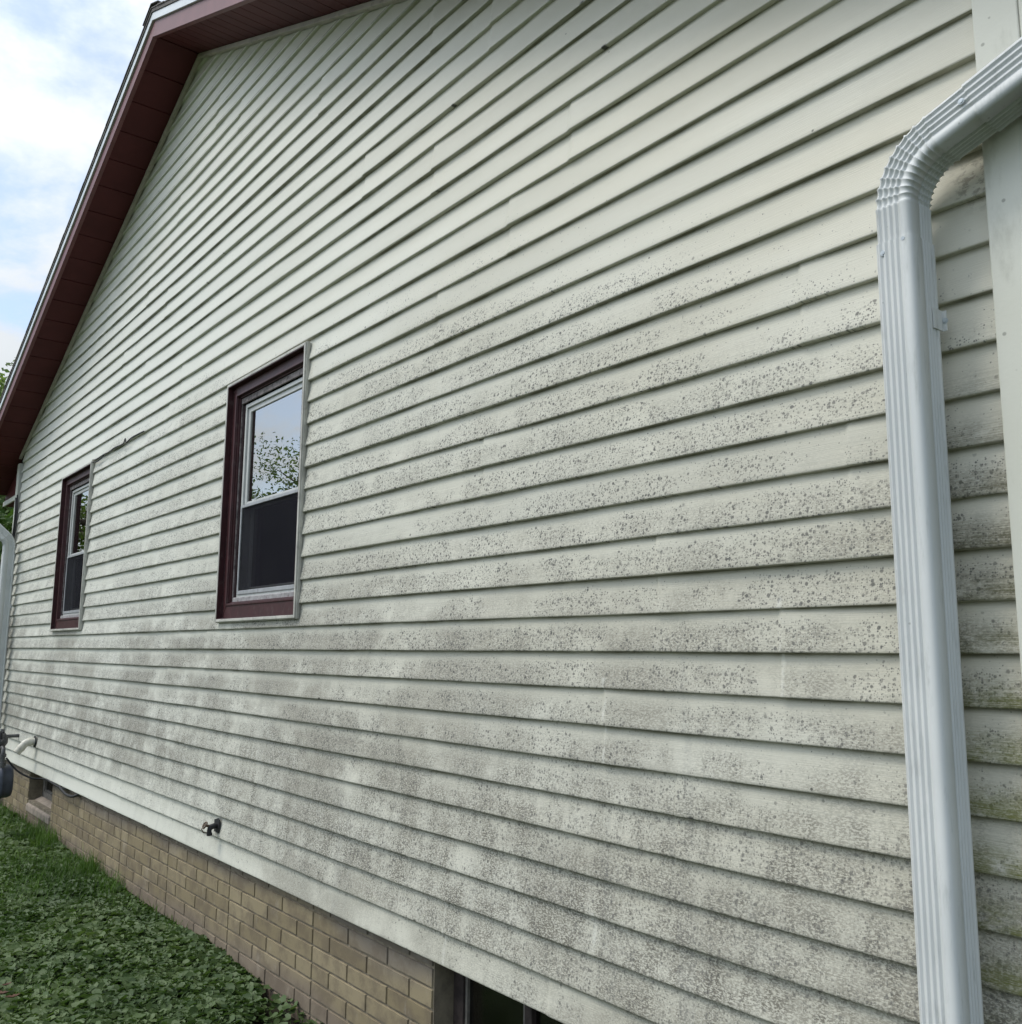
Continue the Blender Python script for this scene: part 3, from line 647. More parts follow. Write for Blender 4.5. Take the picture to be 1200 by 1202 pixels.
# foundation -------------------------------------------------------------
FY = YW+0.030
def foundation():
    mb = MB(); vals = []
    bl = 0.2915; mod = 3*bl; base = -2.736
    rows = [(0.4487-0.0665*k, 0.4487-0.0665*(k-1)) for k in range(0, 8)]
    holes = [(-2.736, -1.90, 0.05, 0.53), (-8.86, -8.05, 0.235, 0.53)]
    def brick(x0, x1, z0, z1):
        if x1-x0 < 0.015: return
        for h in holes:
            if z1 > h[2]+0.01:
                if x0 >= h[0]-0.001 and x1 <= h[1]+0.001: return
                if x0 < h[0] < x1: brick(x0, h[0], z0, z1); brick(h[0]+0.001, x1, z0, z1); return
                if x0 < h[1] < x1: brick(x0, h[1]-0.001, z0, z1); brick(h[1], x1, z0, z1); return
        g = 0.0030; c = 0.0034; x0 += g; x1 -= g; z0 += g; z1 -= g
        yf = FY+0.0006*random.random(); nx = max(2, int((x1-x0)/0.03)); jit = lambda: random.uniform(-0.0011, 0.0011)
        ring = []
        top = [(x0+(x1-x0)*i/nx, z1) for i in range(nx+1)]; bot = [(x1-(x1-x0)*i/nx, z0) for i in range(nx+1)]
        outer = top+bot; cxm, czm = (x0+x1)/2, (z0+z1)/2
        o0 = [(x, FY+0.012, z) for x, z in outer]; fr_ = []
        for x, z in outer:
            fr_.append((x+(c if x <= x0+1e-6 else -c if x >= x1-1e-6 else 0)+jit()*0.7, yf+abs(jit())*0.5, z+(c if z < czm else -c)+jit()))
        n = len(outer); mb.add(o0+fr_, [(i, (i+1) % n, n+(i+1) % n, n+i) for i in range(n)]+[tuple(range(n, 2*n))], False)
        vals.extend([random.random()]*(2*n))
    for k, (z0, z1) in enumerate(rows):
        x = base-10*mod
        while x < -0.75:
            for m_ in range(3):
                if k % 2: brick(x+m_*bl, x+(m_+1)*bl, z0, z1)
            if k % 2 == 0:
                brick(x, x+bl/2, z0, z1); brick(x+bl/2, x+1.5*bl, z0, z1); brick(x+1.5*bl, x+2.5*bl, z0, z1); brick(x+2.5*bl, x+3*bl, z0, z1)
            x += mod
    # trim to house length
    o = hp(mb, 'brick_facing', M['brick']); at = o.data.attributes.new('rnd', 'FLOAT', 'POINT'); at.data.foreach_set('value', vals)
    o['label'] = 'tan brick foundation, greyer along its top course'
    mb = MB()
    xs = [-10.25, -8.86, -8.05, -2.736, -1.90, -0.68]
    mb.box((xs[0], FY+0.007, -0.3), (xs[1], FY+0.2, 0.525)); mb.box((xs[2], FY+0.007, -0.3), (xs[3], FY+0.2, 0.525)); mb.box((xs[4], FY+0.007, -0.3), (xs[5], FY+0.2, 0.525))
    mb.box((xs[1]+.001, FY+0.007, -0.3), (xs[2]-.001, FY+0.2, 0.235)); mb.box((xs[3]+.001, FY+0.007, -0.3), (xs[4]-.001, FY+0.2, 0.05))
    hp(mb, 'foundation_wall', M['mortar'])
    mb = MB(); mb.box((-10.25, 2.06, -0.3), (-10.05, BK, 0.5)); hp(mb, 'side_foundation', M['mortar']); mb = MB(); mb.box((-0.88, 2.06, -0.3), (-0.68, BK, 0.5)); hp(mb, 'side_foundation', M['mortar'])
foundation()
def basement_window(x0, x1, z0, depth, label, fmat, mull):
    mb = MB(); y = FY+depth
    rect_ring(mb, x0+0.001, x1-0.001, z0, 0.535, 0.055, y, y+0.05)
    mb.box((mull, y+0.003, z0+0.055), (mull+0.035, y+0.045, 0.48))
    fr = hp(mb, 'basement_window', fmat, bevel=0.003); fr['label'] = label
    m_ = MB(); m_.box((x0+0.056, y+0.022, z0+0.056), (mull-0.001, y+0.028, 0.479)); sub(m_, 'pane', M['dullglass'], fr)
    m_ = MB(); m_.box((mull+0.036, y+0.022, z0+0.056), (x1-0.056, y+0.028, 0.479)); sub(m_, 'pane', M['dullglass'], fr)
    # inner stop bead
    m_ = MB(); rect_ring(m_, x0+0.056, mull-0.001, z0+0.056, 0.479, 0.012, y+0.010, y+0.021); sub(m_, 'glazing_bead', M['bframe'], fr)
basement_window(-2.736, -1.90, 0.05, 0.085, 'dark basement window recess at the lower right of the foundation', M['darkframe'], -2.36)
basement_window(-8.86, -8.05, 0.25, 0.11, 'shallow basement window near the gas meter', M['bframe'], -8.42)
mb = MB()
mb.add([(-8.858, FY-0.012, 0.205), (-8.052, FY-0.012, 0.205), (-8.052, FY+0.108, 0.262), (-8.858, FY+0.108, 0.262),
        (-8.858, FY-0.012, 0.150), (-8.052, FY-0.012, 0.150), (-8.052, FY+0.108, 0.150), (-8.858, FY+0.108, 0.150)],
       [(0, 1, 2, 3), (4, 7, 6, 5), (0, 4, 5, 1), (1, 5, 6, 2), (2, 6, 7, 3), (3, 7, 4, 0)])
hp(mb, 'concrete_sill', M['concrete'], bevel=0.008)

# ------------------------------------------------------------------ downspouts
def section(w_, d_, k=1.0, groove=1.0, grow=0.0):
    """corrugated rectangular section: (a along the wide front, b front-to-back); front is -b.  Counter-clockwise."""
    w2, d2 = w_/2*k+grow, d_/2*(1+(k-1)*0.1)+grow; rc = 0.0115
    pts = []
    def side(p0, p1, nrm, ng, span, sh=0.0):
        L = math.dist(p0, p1); dx, dz = (p1[0]-p0[0])/L, (p1[1]-p0[1])/L
        c = L/2; sp = span/ng; out_ = [(0.0, 0.0)]
        for i in range(ng):
            m_ = c+sh+(i-(ng-1)/2)*sp
            out_ += [(m_-0.0042, 0), (m_-0.0022, -0.0040*groove), (m_+0.0022, -0.0040*groove), (m_+0.0042, 0)]
        out_.append((L, 0))
        for t, h in out_: pts.append((p0[0]+dx*t+nrm[0]*h, p0[1]+dz*t+nrm[1]*h))
    def corner(cx_, cy_, a0):
        for i in range(1, 5): a = a0+math.pi/2*i/5; pts.append((cx_+rc*math.cos(a), cy_+rc*math.sin(a)))
    side((-w2+rc*.6, -d2), (w2-rc, -d2), (0, -1), 4, 0.048*k, -0.003); corner(w2-rc, -d2+rc, -math.pi/2)
    side((w2, -d2+rc), (w2, d2-rc), (1, 0), 4, 0.044*k, 0.012); corner(w2-rc, d2-rc, 0)
    side((w2-rc, d2), (-w2+rc, d2), (0, 1), 4, 0.050*k); corner(-w2+rc, d2-rc, math.pi/2)
    side((-w2, d2-rc), (-w2, -d2+rc), (-1, 0), 4, 0.062*k); corner(-w2+rc, -d2+rc, math.pi)
    return pts
def sweep(mb, stations, w_, d_, thick=True):
    """stations: (centre, a axis, b axis, scale, grow)"""
    rings = []
    for c, a, b, k, g in stations:
        c, a, b = Vector(c), Vector(a), Vector(b)
        rings.append([tuple(c+a*p+b*q) for p, q in section(w_, d_, k, 1.0, g)])
    mb.loft(rings, True, False)
    # closed ends as a thin folded rim
    for rg, c in ((rings[0], stations[0][0]), (rings[-1], stations[-1][0])):
        c = Vector(c); inner = [tuple(Vector(p).lerp(c, 0.06)) for p in rg]
        n = len(rg); mb.add(rg+inner, [(i, (i+1) % n, n+(i+1) % n, n+i) for i in range(n)])
def screw(mb, p, nrm):
    p, nrm = Vector(p), Vector(nrm).normalized()
    mb.cyl(p, p+nrm*0.0022, 0.0044, 0.0040, 6); mb.cyl(p-nrm*0.001, p+nrm*0.0006, 0.0065, 0.0062, 12)

def downspout(label, cx_, cy_, zbot, zbend, bdir, W_, D_, tilt, Rb, runs, upscale, strapz):
    """bdir: horizontal unit vector the elbow turns towards"""
    root = empty('downspout', (cx_, cy_, 0), label, 'downspout')
    inv = Matrix.Translation(-Vector((cx_, cy_, 0)))
    def part(m_, nm, mt, parent=None, **k):
        o = m_.build(nm, mt, parent or root, **k)
        if parent is None: o.matrix_parent_inverse = inv
        return o
    A = Vector((1, 0, 0)); B = Vector((0, 1, 0)); Z = Vector((0, 0, 1)); D = Vector(bdir)
    mb = MB(); sweep(mb, [((cx_, cy_, zbot), A, B, 1, 0.0018), ((cx_, cy_, (zbot+zbend)/2), A, B, 1, 0.0018), ((cx_, cy_, zbend-0.075), A, B, 1, 0.0030)], W_, D_)
    part(mb, 'pipe', M['spout'])
    # elbow: plain collar, pleats, plain collar
    turn = math.pi/2-tilt
    def frame(t):
        """t = turned angle; the section axis that lies in the bend plane rotates"""
        T = Z*math.cos(t)+D*math.sin(t); Nn = D*math.cos(t)-Z*math.sin(t)
        c = Vector((cx_, cy_, zbend))+D*(Rb-Rb*math.cos(t))+Z*(Rb*math.sin(t))
        if abs(D.x) > 0.5: return c, Nn*(1 if D.x > 0 else -1), B, T
        return c, A, Nn*(1 if D.y > 0 else -1), T
    st = []
    c, a, b, T = frame(0)
    st += [(c-Z*0.09, a, b, 1, -0.001), (c-Z*0.070, a, b, 1, 0.0004), (c-Z*0.004, a, b, 1, 0.001)]
    NP = 9
    for i in range(NP):
        t0 = turn*i/NP; dt_ = turn/NP
        for fr_, g in ((0.0, 0.0019), (0.07, 0.0012), (0.16, -0.0006), (0.55, -0.0008), (0.90, 0.0006)):
            c, a, b, T = frame(t0+dt_*fr_); st.append((c, a, b, 1.0+0.06*i/NP, g))
    c, a, b, T = frame(turn)
    st += [(c+T*0.001, a, b, 1.06, 0.0019), (c+T*0.004, a, b, 1.06, 0.0005), (c+T*(runs[0]+0.02), a, b, 1.08, 0.0)]
    mb = MB(); sweep(mb, st, W_, D_); el = part(mb, 'elbow', M['spout'])
    # upper pipe slips over the elbow
    mb = MB(); sweep(mb, [(c+T*runs[0], a, b, upscale, 0.0012), (c+T*(runs[0]+0.01), a, b, upscale, 0.0012), (c+T*(runs[0]+0.011), a, b, upscale, 0.0008), (c+T*(runs[0]+runs[1]), a, b, upscale, 0.0012)], W_, D_)
    up = part(mb, 'upper_pipe', M['spout'])
    # strap over the pipe with tabs on the wall
    for z in strapz:
        w2 = W_/2+0.0035; yb = cy_+D_/2+0.004
        for sg in (1, -1):
            mb = MB(); mb.add([(cx_+sg*(w2-0.001), cy_+0.016, z-0.021), (cx_+sg*(w2+0.0015), cy_+0.016, z-0.021), (cx_+sg*(w2+0.0015), yb, z-0.021), (cx_+sg*(w2+0.009), yb, z-0.021), (cx_+sg*(w2+0.009), yb+0.002, z-0.021), (cx_+sg*(w2-0.001), yb+0.002, z-0.021),
                               (cx_+sg*(w2-0.001), cy_+0.016, z+0.021), (cx_+sg*(w2+0.0015), cy_+0.016, z+0.021), (cx_+sg*(w2+0.0015), yb, z+0.021), (cx_+sg*(w2+0.009), yb, z+0.021), (cx_+sg*(w2+0.009), yb+0.002, z+0.021), (cx_+sg*(w2-0.001), yb+0.002, z+0.021)],
                              [(0, 1, 7, 6), (1, 2, 8, 7), (2, 3, 9, 8), (3, 4, 10, 9), (4, 5, 11, 10), (5, 0, 6, 11), (5, 4, 3, 2, 1, 0), (6, 7, 8, 9, 10, 11)])
            part(mb, 'strap', M['spout'])
        mb = MB(); screw(mb, (cx_+w2+0.0055, yb, z), (0, -1, 0)); part(mb, 'screw', M['screw'])
    for dx, dz in ((-0.021, -0.10), (0.022, -0.084)):
        mb = MB(); screw(mb, (cx_+dx, cy_-D_/2-0.0016, zbend+dz+0.003), (0, -1, 0)); part(mb, 'screw', M['screw'])
    fn = -b if abs(D.x) > .5 else a
    mb = MB(); screw(mb, c+T*(runs[0]-0.012)+fn*(D_/2*1.08+0.001 if abs(D.x) > .5 else W_/2*1.08+.001)-a*0.004, fn); part(mb, 'screw', M['screw'])
    return root
downspout('large white corrugated downspout with pleated elbow at the right end of the wall', -0.902, 1.742, 0.12, 2.400, (1, 0, 0), 0.073, 0.096, R(19), 0.128, (0.085, 0.75), 1.13, (2.165, 0.60))
downspout('small distant white downspout at the far left corner of the house', -9.975, 1.742, 0.10, 2.47, (0, -1, 0), 0.076, 0.100, R(42), 0.12, (0.06, 0.28), 1.03, (1.9,))

# ------------------------------------------------------------------ small wall fittings
# hose faucet
root = empty('hose_faucet', (-4.60, YW, 0.64), 'small black and brass hose faucet poking out of a dark gap in the siding', 'faucet')
inv = Matrix.Translation(-Vector(root.location))
def fpart(m_, nm, mt, rt, **k):
    o = m_.build(nm, mt, rt, **k); o.matrix_parent_inverse = Matrix.Translation(-Vector(rt.location)); return o
mb = MB(); mb.add([(-4.640, YW-0.0005, 0.607), (-4.565, YW-0.001, 0.604), (-4.563, YW+0.003, 0.683), (-4.590, YW+0.004, 0.692), (-4.652, YW+0.004, 0.676),
                   (-4.640, YW-0.004, 0.607), (-4.565, YW-0.005, 0.604), (-4.563, YW-0.002, 0.683), (-4.590, YW-0.001, 0.692), (-4.652, YW-0.001, 0.676)],
                  [(4, 3, 2, 1, 0), (5, 6, 7, 8, 9), (0, 1, 6, 5), (1, 2, 7, 6), (2, 3, 8, 7), (3, 4, 9, 8), (4, 0, 5, 9)]); fpart(mb, 'dark_gap_plate', M['black'], root)  # black plate painted in for the dark hole in the siding
mb = MB(); mb.tube([(-4.60, YW+0.01, 0.645), (-4.60, YW-0.02, 0.645), (-4.60, YW-0.045, 0.640), (-4.60, YW-0.05, 0.62), (-4.60, YW-0.048, 0.600)], [0.016, 0.017, 0.019, 0.014, 0.015], 12)
mb.cyl((-4.60, YW-0.048, 0.603), (-4.60, YW-0.047, 0.590), 0.018, 0.017, 14); fpart(mb, 'spout', M['black'], root)
mb = MB(); mb.cyl((-4.60, YW-0.045, 0.645), (-4.60, YW-0.080, 0.655), 0.009, 0.008, 10)
mb.tube([(-4.60+0.019*math.cos(t), YW-0.080+0.010*math.sin(t), 0.655+0.017*math.sin(t)) for t in [i*math.pi/10 for i in range(21)]], 0.0055, 8)
mb.box((-4.617, YW-0.085, 0.652), (-4.583, YW-0.077, 0.658)); fpart(mb, 'handle', M['brass'], root)
mb = MB(); mb.tube([(-4.63, YW-0.02, 0.62), (-4.64, YW-0.05, 0.60), (-4.63, YW-0.075, 0.605), (-4.655, YW-0.08, 0.625)], 0.0035, 6); fpart(mb, 'chain_cap', M['brass'], root)
root.scale = (0.78, 0.78, 0.78)
# white plastic vent elbow at the far left
root = empty('vent_pipe', (-8.62, YW, 0.735), 'short cream plastic pipe elbow sticking out low on the siding beside the gas meter', 'vent pipe')
mb = MB(); pts = []; c0 = Vector((-8.62, YW+0.01, 0.735))
pts = [c0, c0+Vector((0, -0.05, 0))]+[c0+Vector((0, -0.05-0.05*math.sin(t), -0.05+0.05*math.cos(t))) for t in [i*R(55)/6 for i in range(1, 7)]]
e = pts[-1]; dr = (pts[-1]-pts[-2]).normalized(); pts += [e+dr*0.03, e+dr*0.08]
mb.tube(pts, [0.030]*8+[0.030, 0.030], 20, cap=False); mb.tube([pts[1]-Vector((0, -0.012, 0)), pts[1]+Vector((0, 0.0, 0)), pts[1]+Vector((0, -0.012, 0))], 0.034, 20)
mb.tube([pts[-2]-dr*0.005, pts[-2]+dr*0.012], 0.034, 20, cap=False); fpart(mb, 'pipe', M['pvc'], root)
mb = MB(); mb.cyl((-8.62, YW+0.0, 0.735), (-8.62, YW-0.006, 0.735), 0.048, 0.046, 20); fpart(mb, 'dark_hole_disc', M['black'], root)  # black disc in place of the unlit hole around the pipe
mb = MB(); mb.cyl(pts[-1]-dr*0.03, pts[-1]-dr*0.028, 0.0285, 0.0285, 20); fpart(mb, 'dark_bore', M['black'], root)

# gas meter
GX, GY = -8.30, 1.52
root = empty('gas_meter', (GX, GY, 0.0), 'dark slate gas meter with pipes at the left edge before the brick', 'gas meter')
mb = MB()
rings = []
for y, s_ in ((-0.085, 0.80), (-0.080, 0.93), (-0.055, 1.0), (-0.012, 1.0), (-0.010, 1.07), (0.010, 1.07), (0.012, 1.0), (0.055, 1.0), (0.080, 0.93), (0.085, 0.8)):
    rg = []
    for i in range(32):
        t = 2*math.pi*i/32; ct, sn = math.cos(t), math.sin(t)
        rg.append((GX+s_*0.125*math.copysign(abs(ct)**0.7, ct), GY+y, 0.475+s_*0.125*math.copysign(abs(sn)**0.7, sn)))
    rings.append(rg)
mb.loft(rings, True, True); fpart(mb, 'meter_body', M['meter'], root)
mb = MB(); mb.box((GX-0.055, GY-0.12, 0.50), (GX+0.055, GY-0.083, 0.575)); mb.cyl((GX, GY-0.121, 0.535), (GX, GY-0.124, 0.535), 0.03, 0.028, 20); fpart(mb, 'dial_box', M['pipe'], root, bevel=0.004)
for s_ in (-1, 1):
    mb = MB(); x = GX+s_*0.085; mb.cyl((x, GY, 0.585), (x, GY, 0.70), 0.016, 0.016, 14); mb.cyl((x, GY, 0.60), (x, GY, 0.625), 0.026, 0.026, 6); mb.cyl((x, GY, 0.665), (x, GY, 0.69), 0.024, 0.024, 6)
    fpart(mb, 'union', M['pipe'], root)
mb = MB(); mb.tube([(GX+0.085, GY, 0.69), (GX+0.085, GY, 0.72), (GX+0.065, GY+0.0, 0.735), (GX-0.5, GY+0.0, 0.735), (GX-0.95, GY+0.0, 0.735), (GX-0.97, GY+0.02, 0.735), (GX-0.97, YW+0.01, 0.735)], 0.015, 12)
mb.cyl((GX-0.20, GY, 0.735), (GX-0.235, GY, 0.735), 0.024, 0.024, 8); fpart(mb, 'outlet_pipe', M['pipe'], root)
mb = MB(); mb.tube([(GX-0.085, GY, 0.69), (GX-0.085, GY, 0.80), (GX-0.10, GY, 0.82), (GX-0.30, GY, 0.82), (GX-0.32, GY, 0.80), (GX-0.32, GY, -0.05)], 0.015, 12); fpart(mb, 'inlet_pipe', M['pipe'], root)
mb = MB(); rr = []
mb.tube([(GX-0.02, GY-0.045, 0.785), (GX-0.02, GY-0.02, 0.785), (GX-0.02, GY+0.0, 0.785), (GX-0.02, GY+0.02, 0.785), (GX-0.02, GY+0.04, 0.785)], [0.035, 0.058, 0.062, 0.058, 0.03], 20)
mb.cyl((GX-0.02, GY, 0.83), (GX-0.02, GY, 0.87), 0.018, 0.015, 12); mb.cyl((GX-0.085, GY, 0.785), (GX+0.085, GY, 0.785), 0.016, 0.016, 12); fpart(mb, 'regulator', M['pipe'], root)
mb = MB(); mb.box((GX+0.02, GY-0.02, 0.845), (GX+0.10, GY-0.008, 0.86)); mb.cyl((GX+0.05, GY-0.02, 0.80), (GX+0.05, GY-0.02, 0.86), 0.012, 0.010, 10); fpart(mb, 'valve_handle', M['black'], root, bevel=0.002)
# ground wire sagging from the meter to the wall
pts = [(GX+0.10, GY+0.02, 0.66), (GX+0.12, GY+0.10, 0.56), (GX+0.16, GY+0.2, 0.50), (GX+0.20, YW-0.02, 0.492), (GX+0.35, YW+0.0, 0.478), (GX+0.62, YW+0.002, 0.472), (GX+0.8, YW+0.01, 0.488)]
mb = MB(); mb.tube(spline(pts), 0.007, 8); fpart(mb, 'ground_wire', M['black'], root)
# second sagging cable under the siding edge
mb = MB(); mb.tube(spline([(-7.78, YW+0.02, 0.487), (-7.66, YW-0.004, 0.472), (-7.45, YW-0.010, 0.452), (-7.28, YW-0.006, 0.458), (-7.18, YW+0.02, 0.49)]), 0.010, 8)
o = mb.build('drooping_cable', M['black']); tag(o, 'short black cable drooping from the siding edge onto the left stretch of brick', 'cable')
# black cable down the left corner
random.seed(11); pts = [(-10.13+random.uniform(-.012, .012)+0.03*math.sin(i*1.3)*(i < 5), YW-0.028+random.uniform(-.01, .006), 2.97-i*0.155) for i in range(15)]
mb = MB(); mb.tube(spline(pts), 0.010, 8); rt = mb.build('service_cable', M['black']); tag(rt, 'black service cable running down the house corner beside the far left downspout', 'cable')
mb = MB(); mb.tube(spline([(p[0]+0.045*math.sin(i*0.9), p[1]+0.008, p[2]+0.03) for i, p in enumerate(pts[:13])]), 0.007, 8); mb.build('second_strand', M['black'], rt)
# loose wire along a lap above the far window
pts = [(-7.425, YW-0.012, 2.925), (-7.30, YW-0.014, 2.912), (-7.12, YW-0.010, 2.919), (-6.98, YW-0.012, 2.914), (-6.86, YW-0.008, 2.925), (-6.70, YW-0.007, 2.920), (-6.60, YW-0.018, 2.915), (-6.56, YW-0.02, 2.938), (-6.53, YW-0.02, 2.905), (-6.45, YW-0.006, 2.930), (-6.20, YW-0.006, 2.926)]
mb = MB(); mb.tube(spline(pts), 0.0042, 6); rt = mb.build('loose_wire', M['black']); tag(rt, 'thin black loose wire along a siding lap at the far window upper corner', 'wire')
mb = MB(); mb.tube(spline([(-7.43, YW-0.012, 2.912), (-7.28, YW-0.010, 2.893), (-7.12, YW-0.008, 2.912)]), 0.004, 6); mb.build('frayed_strand', M['black'], rt)

# ------------------------------------------------------------------ ground cover (numpy meshes)
def fast_mesh(name, V, Fc, mat, rnd=None, k=4):
    me = bpy.data.meshes.new(name); nv = len(V); nf = len(Fc)
    me.vertices.add(nv); me.vertices.foreach_set('co', V.astype(np.float32).ravel())
    me.loops.add(nf*k); me.loops.foreach_set('vertex_index', Fc.astype(np.int32).ravel())
    me.polygons.add(nf); me.polygons.foreach_set('loop_start', np.arange(nf, dtype=np.int32)*k); me.polygons.foreach_set('loop_total', np.full(nf, k, np.int32))
    me.update(calc_edges=True); me.validate()
    if rnd is not None: at = me.attributes.new('rnd', 'FLOAT', 'POINT'); at.data.foreach_set('value', rnd.astype(np.float32))
    me.materials.append(mat); o = bpy.data.objects.new(name, me); C.objects.link(o); return o
def vnoise(x, y, s, seed=0):
    """cheap smooth value noise"""
    g = np.random.default_rng(seed).random((64, 64)); X, Y = x*s+31.7, y*s+17.3
    xi, yi = np.floor(X).astype(int), np.floor(Y).astype(int); fx, fy = X-xi, Y-yi; fx = fx*fx*(3-2*fx); fy = fy*fy*(3-2*fy)
    a = g[xi % 64, yi % 64]; b = g[(xi+1) % 64, yi % 64]; c = g[xi % 64, (yi+1) % 64]; d = g[(xi+1) % 64, (yi+1) % 64]
    return (a*(1-fx)+b*fx)*(1-fy)+(c*(1-fx)+d*fx)*fy
def frames(n, tiltmax):
    az = rng.random(n)*2*np.pi; tl = rng.random(n)**0.8*tiltmax; sp = rng.random(n)*2*np.pi
    N_ = np.stack([np.sin(tl)*np.cos(az), np.sin(tl)*np.sin(az), np.cos(tl)], 1)
    a = np.stack([np.cos(sp), np.sin(sp), np.zeros(n)], 1); a -= N_*(a*N_).sum(1, keepdims=True); a /= np.linalg.norm(a, axis=1, keepdims=True)
    return a, np.cross(N_, a), N_
def scatter_xy(n, x0, x1, y0, y1): return x0+(x1-x0)*rng.random(n), y0+(y1-y0)*rng.random(n)
def ivy():
    Vs, Fs, Rs = [], [], []; off = 0
    for n, (x0, x1, y0, y1), sz in ((62000, (-7.4, -3.2, 0.55, 1.87), 1.0), (26000, (-11, -7.4, 0.2, 1.87), 1.15), (26000, (-9.5, -2.2, -1.2, 0.55), 1.25), (6000, (-3.2, -0.5, 0.6, 1.86), 1.2)):
        x, y = scatter_xy(n, x0, x1, y0, y1)
        # bare strip beside the wall at the right, broken up
        bare = (y > 1.62+0.25*(vnoise(x, y, 2.2, 3)-.2)+np.clip((-3.6-x)*0.25, 0, .5)) & (rng.random(n) < .93)
        grassy = (vnoise(x, y, 1.6, 5)*0.6+vnoise(x, y, 5, 8)*0.4 > 0.60) & (rng.random(n) < 0.5)
        keep = ~bare & ~grassy; x, y = x[keep], y[keep]; n = len(x)
        hmp = vnoise(x, y, 3.1, 1)*0.6+vnoise(x, y, 9, 2)*0.4
        z = 0.012+hmp*0.055+rng.random(n)*0.020
        s = sz*(0.012+0.014*rng.random(n)*(0.6+0.8*vnoise(x, y, 2.5, 9)))
        a, b, N_ = frames(n, 0.85)
        c = np.stack([x, y, z], 1)
        # kidney shaped leaf: folded in the middle, eight rim points as four quads around the mid rib
        rim = [(-0.25, 0.0, 0), (-0.75, 0.55, .16), (-0.1, 1.0, .26), (0.75, 0.72, .16), (1.0, 0.0, -.08), (0.75, -0.72, .16), (-0.1, -1.0, .26), (-0.75, -0.55, .16), (0.4, 0, -.04)]
        pts = np.stack([c+(a*p+b*q+N_*h)*s[:, None] for p, q, h in rim], 1)
        Vs.append(pts.reshape(-1, 3)); base = off+np.arange(n)[:, None]*9
        qd = np.array([[0, 1, 2, 8], [8, 2, 3, 4], [0, 8, 6, 7], [8, 4, 5, 6]])
        Fs.append((base[:, :, None]+qd[None].reshape(1, 1, -1)).reshape(-1, 4) if False else (base[:, None, :]+qd[None]).reshape(-1, 4))
        rv = np.clip(0.15+0.55*rng.random(n)+0.35*(hmp-.4), 0, 1); Rs.append(np.repeat(rv, 9)); off += n*9
    o = fast_mesh('ground_cover', np.concatenate(Vs), np.concatenate(Fs), M['ivy'], np.concatenate(Rs)); tag(o, 'mat of low round leaved ground ivy beside the foundation', 'ground cover', kind='stuff')
ivy()
def grass():
    Vs, Fs, Rs = [], [], []; off = 0
    def blades(x, y, h, wd, lean, rv):
        nonlocal off
        n = len(x); az = rng.random(n)*2*np.pi; d = np.stack([np.cos(az), np.sin(az), np.zeros(n)], 1); s_ = np.stack([-np.sin(az), np.cos(az), np.zeros(n)], 1)
        b0 = np.stack([x, y, np.zeros(n)], 1); L = (lean*rng.random(n)*h)[:, None]
        rows = []
        for t, wv in ((0, 1), (0.45, .85), (0.8, .5), (1.0, .08)):
            c = b0+d*L*t*t+np.array([0, 0, 1])*(h*t*(1-0.25*t*(lean if np.isscalar(lean) else 1)))[:, None]
            rows += [c-s_*(wd*wv)[:, None], c+s_*(wd*wv)[:, None]]
        Vs.append(np.stack(rows, 1).reshape(-1, 3)); base = off+np.arange(n)[:, None]*8; q = np.array([[0, 1, 3, 2], [2, 3, 5, 4], [4, 5, 7, 6]])
        Fs.append((base[:, None, :]+q[None]).reshape(-1, 4)); Rs.append(np.repeat(rv, 8)); off += n*8
    # patchy grass among the ivy
    x, y = scatter_xy(52000, -11, -3.0, -1.2, 1.86); m = vnoise(x, y, 1.6, 5)*0.6+vnoise(x, y, 5, 8)*0.4; k = (m > 0.52) | (rng.random(len(x)) < 0.10); x, y, m = x[k], y[k], m[k]
    blades(x, y, 0.045+0.05*rng.random(len(x)), 0.0012+0.001*rng.random(len(x)), 0.8, np.clip(rng.random(len(x))*.7+.1, 0, 1))
    # taller tufts by the wall
    for cx_, cy_, sp, n, hh in ((-6.9, 1.55, .38, 2300, .13), (-6.2, 1.50, .30, 600, .10), (-8.6, 1.45, .60, 2400, .11), (-7.75, 1.80, .12, 320, .20), (-8.15, 1.78, .10, 260, .22), (-6.15, 1.80, .10, 160, .17), (-6.7, 1.80, .12, 260, .2), (-5.6, 1.81, .16, 120, .12), (-5.15, 1.82, .10, 90, .12), (-9.3, 1.5, .5, 1600, .16), (-5.0, 1.0, .18, 700, .07), (-4.55, 1.05, .16, 500, .08), (-5.55, 1.22, .09, 900, .055), (-5.25, 1.18, .06, 500, .05), (-5.35, 1.05, .12, 700, .05), (-5.6, 1.12, .10, 420, .08)):
        x = rng.normal(cx_, sp, n); y = np.minimum(rng.normal(cy_, sp*.55, n), 1.845); blades(x, y, hh*(0.45+0.75*rng.random(n)), 0.0014+0.0012*rng.random(n), 0.75, np.clip(rng.random(n)*.55+.1, 0, 1))
    # general lawn farther out
    x, y = scatter_xy(90000, -16, 4.0, -7, 1.8); k = ~((x > -9.5) & (x < -3.0) & (y > -0.9)); x, y = x[k], y[k]
    blades(x, y, 0.05+0.05*rng.random(len(x)), 0.0025+0.0015*rng.random(len(x)), 0.8, rng.random(len(x)))
    o = fast_mesh('grass', np.concatenate(Vs), np.concatenate(Fs), M['grass'], np.concatenate(Rs)); tag(o, 'green grass blades and tufts growing through the ivy', 'grass', kind='stuff')
grass()
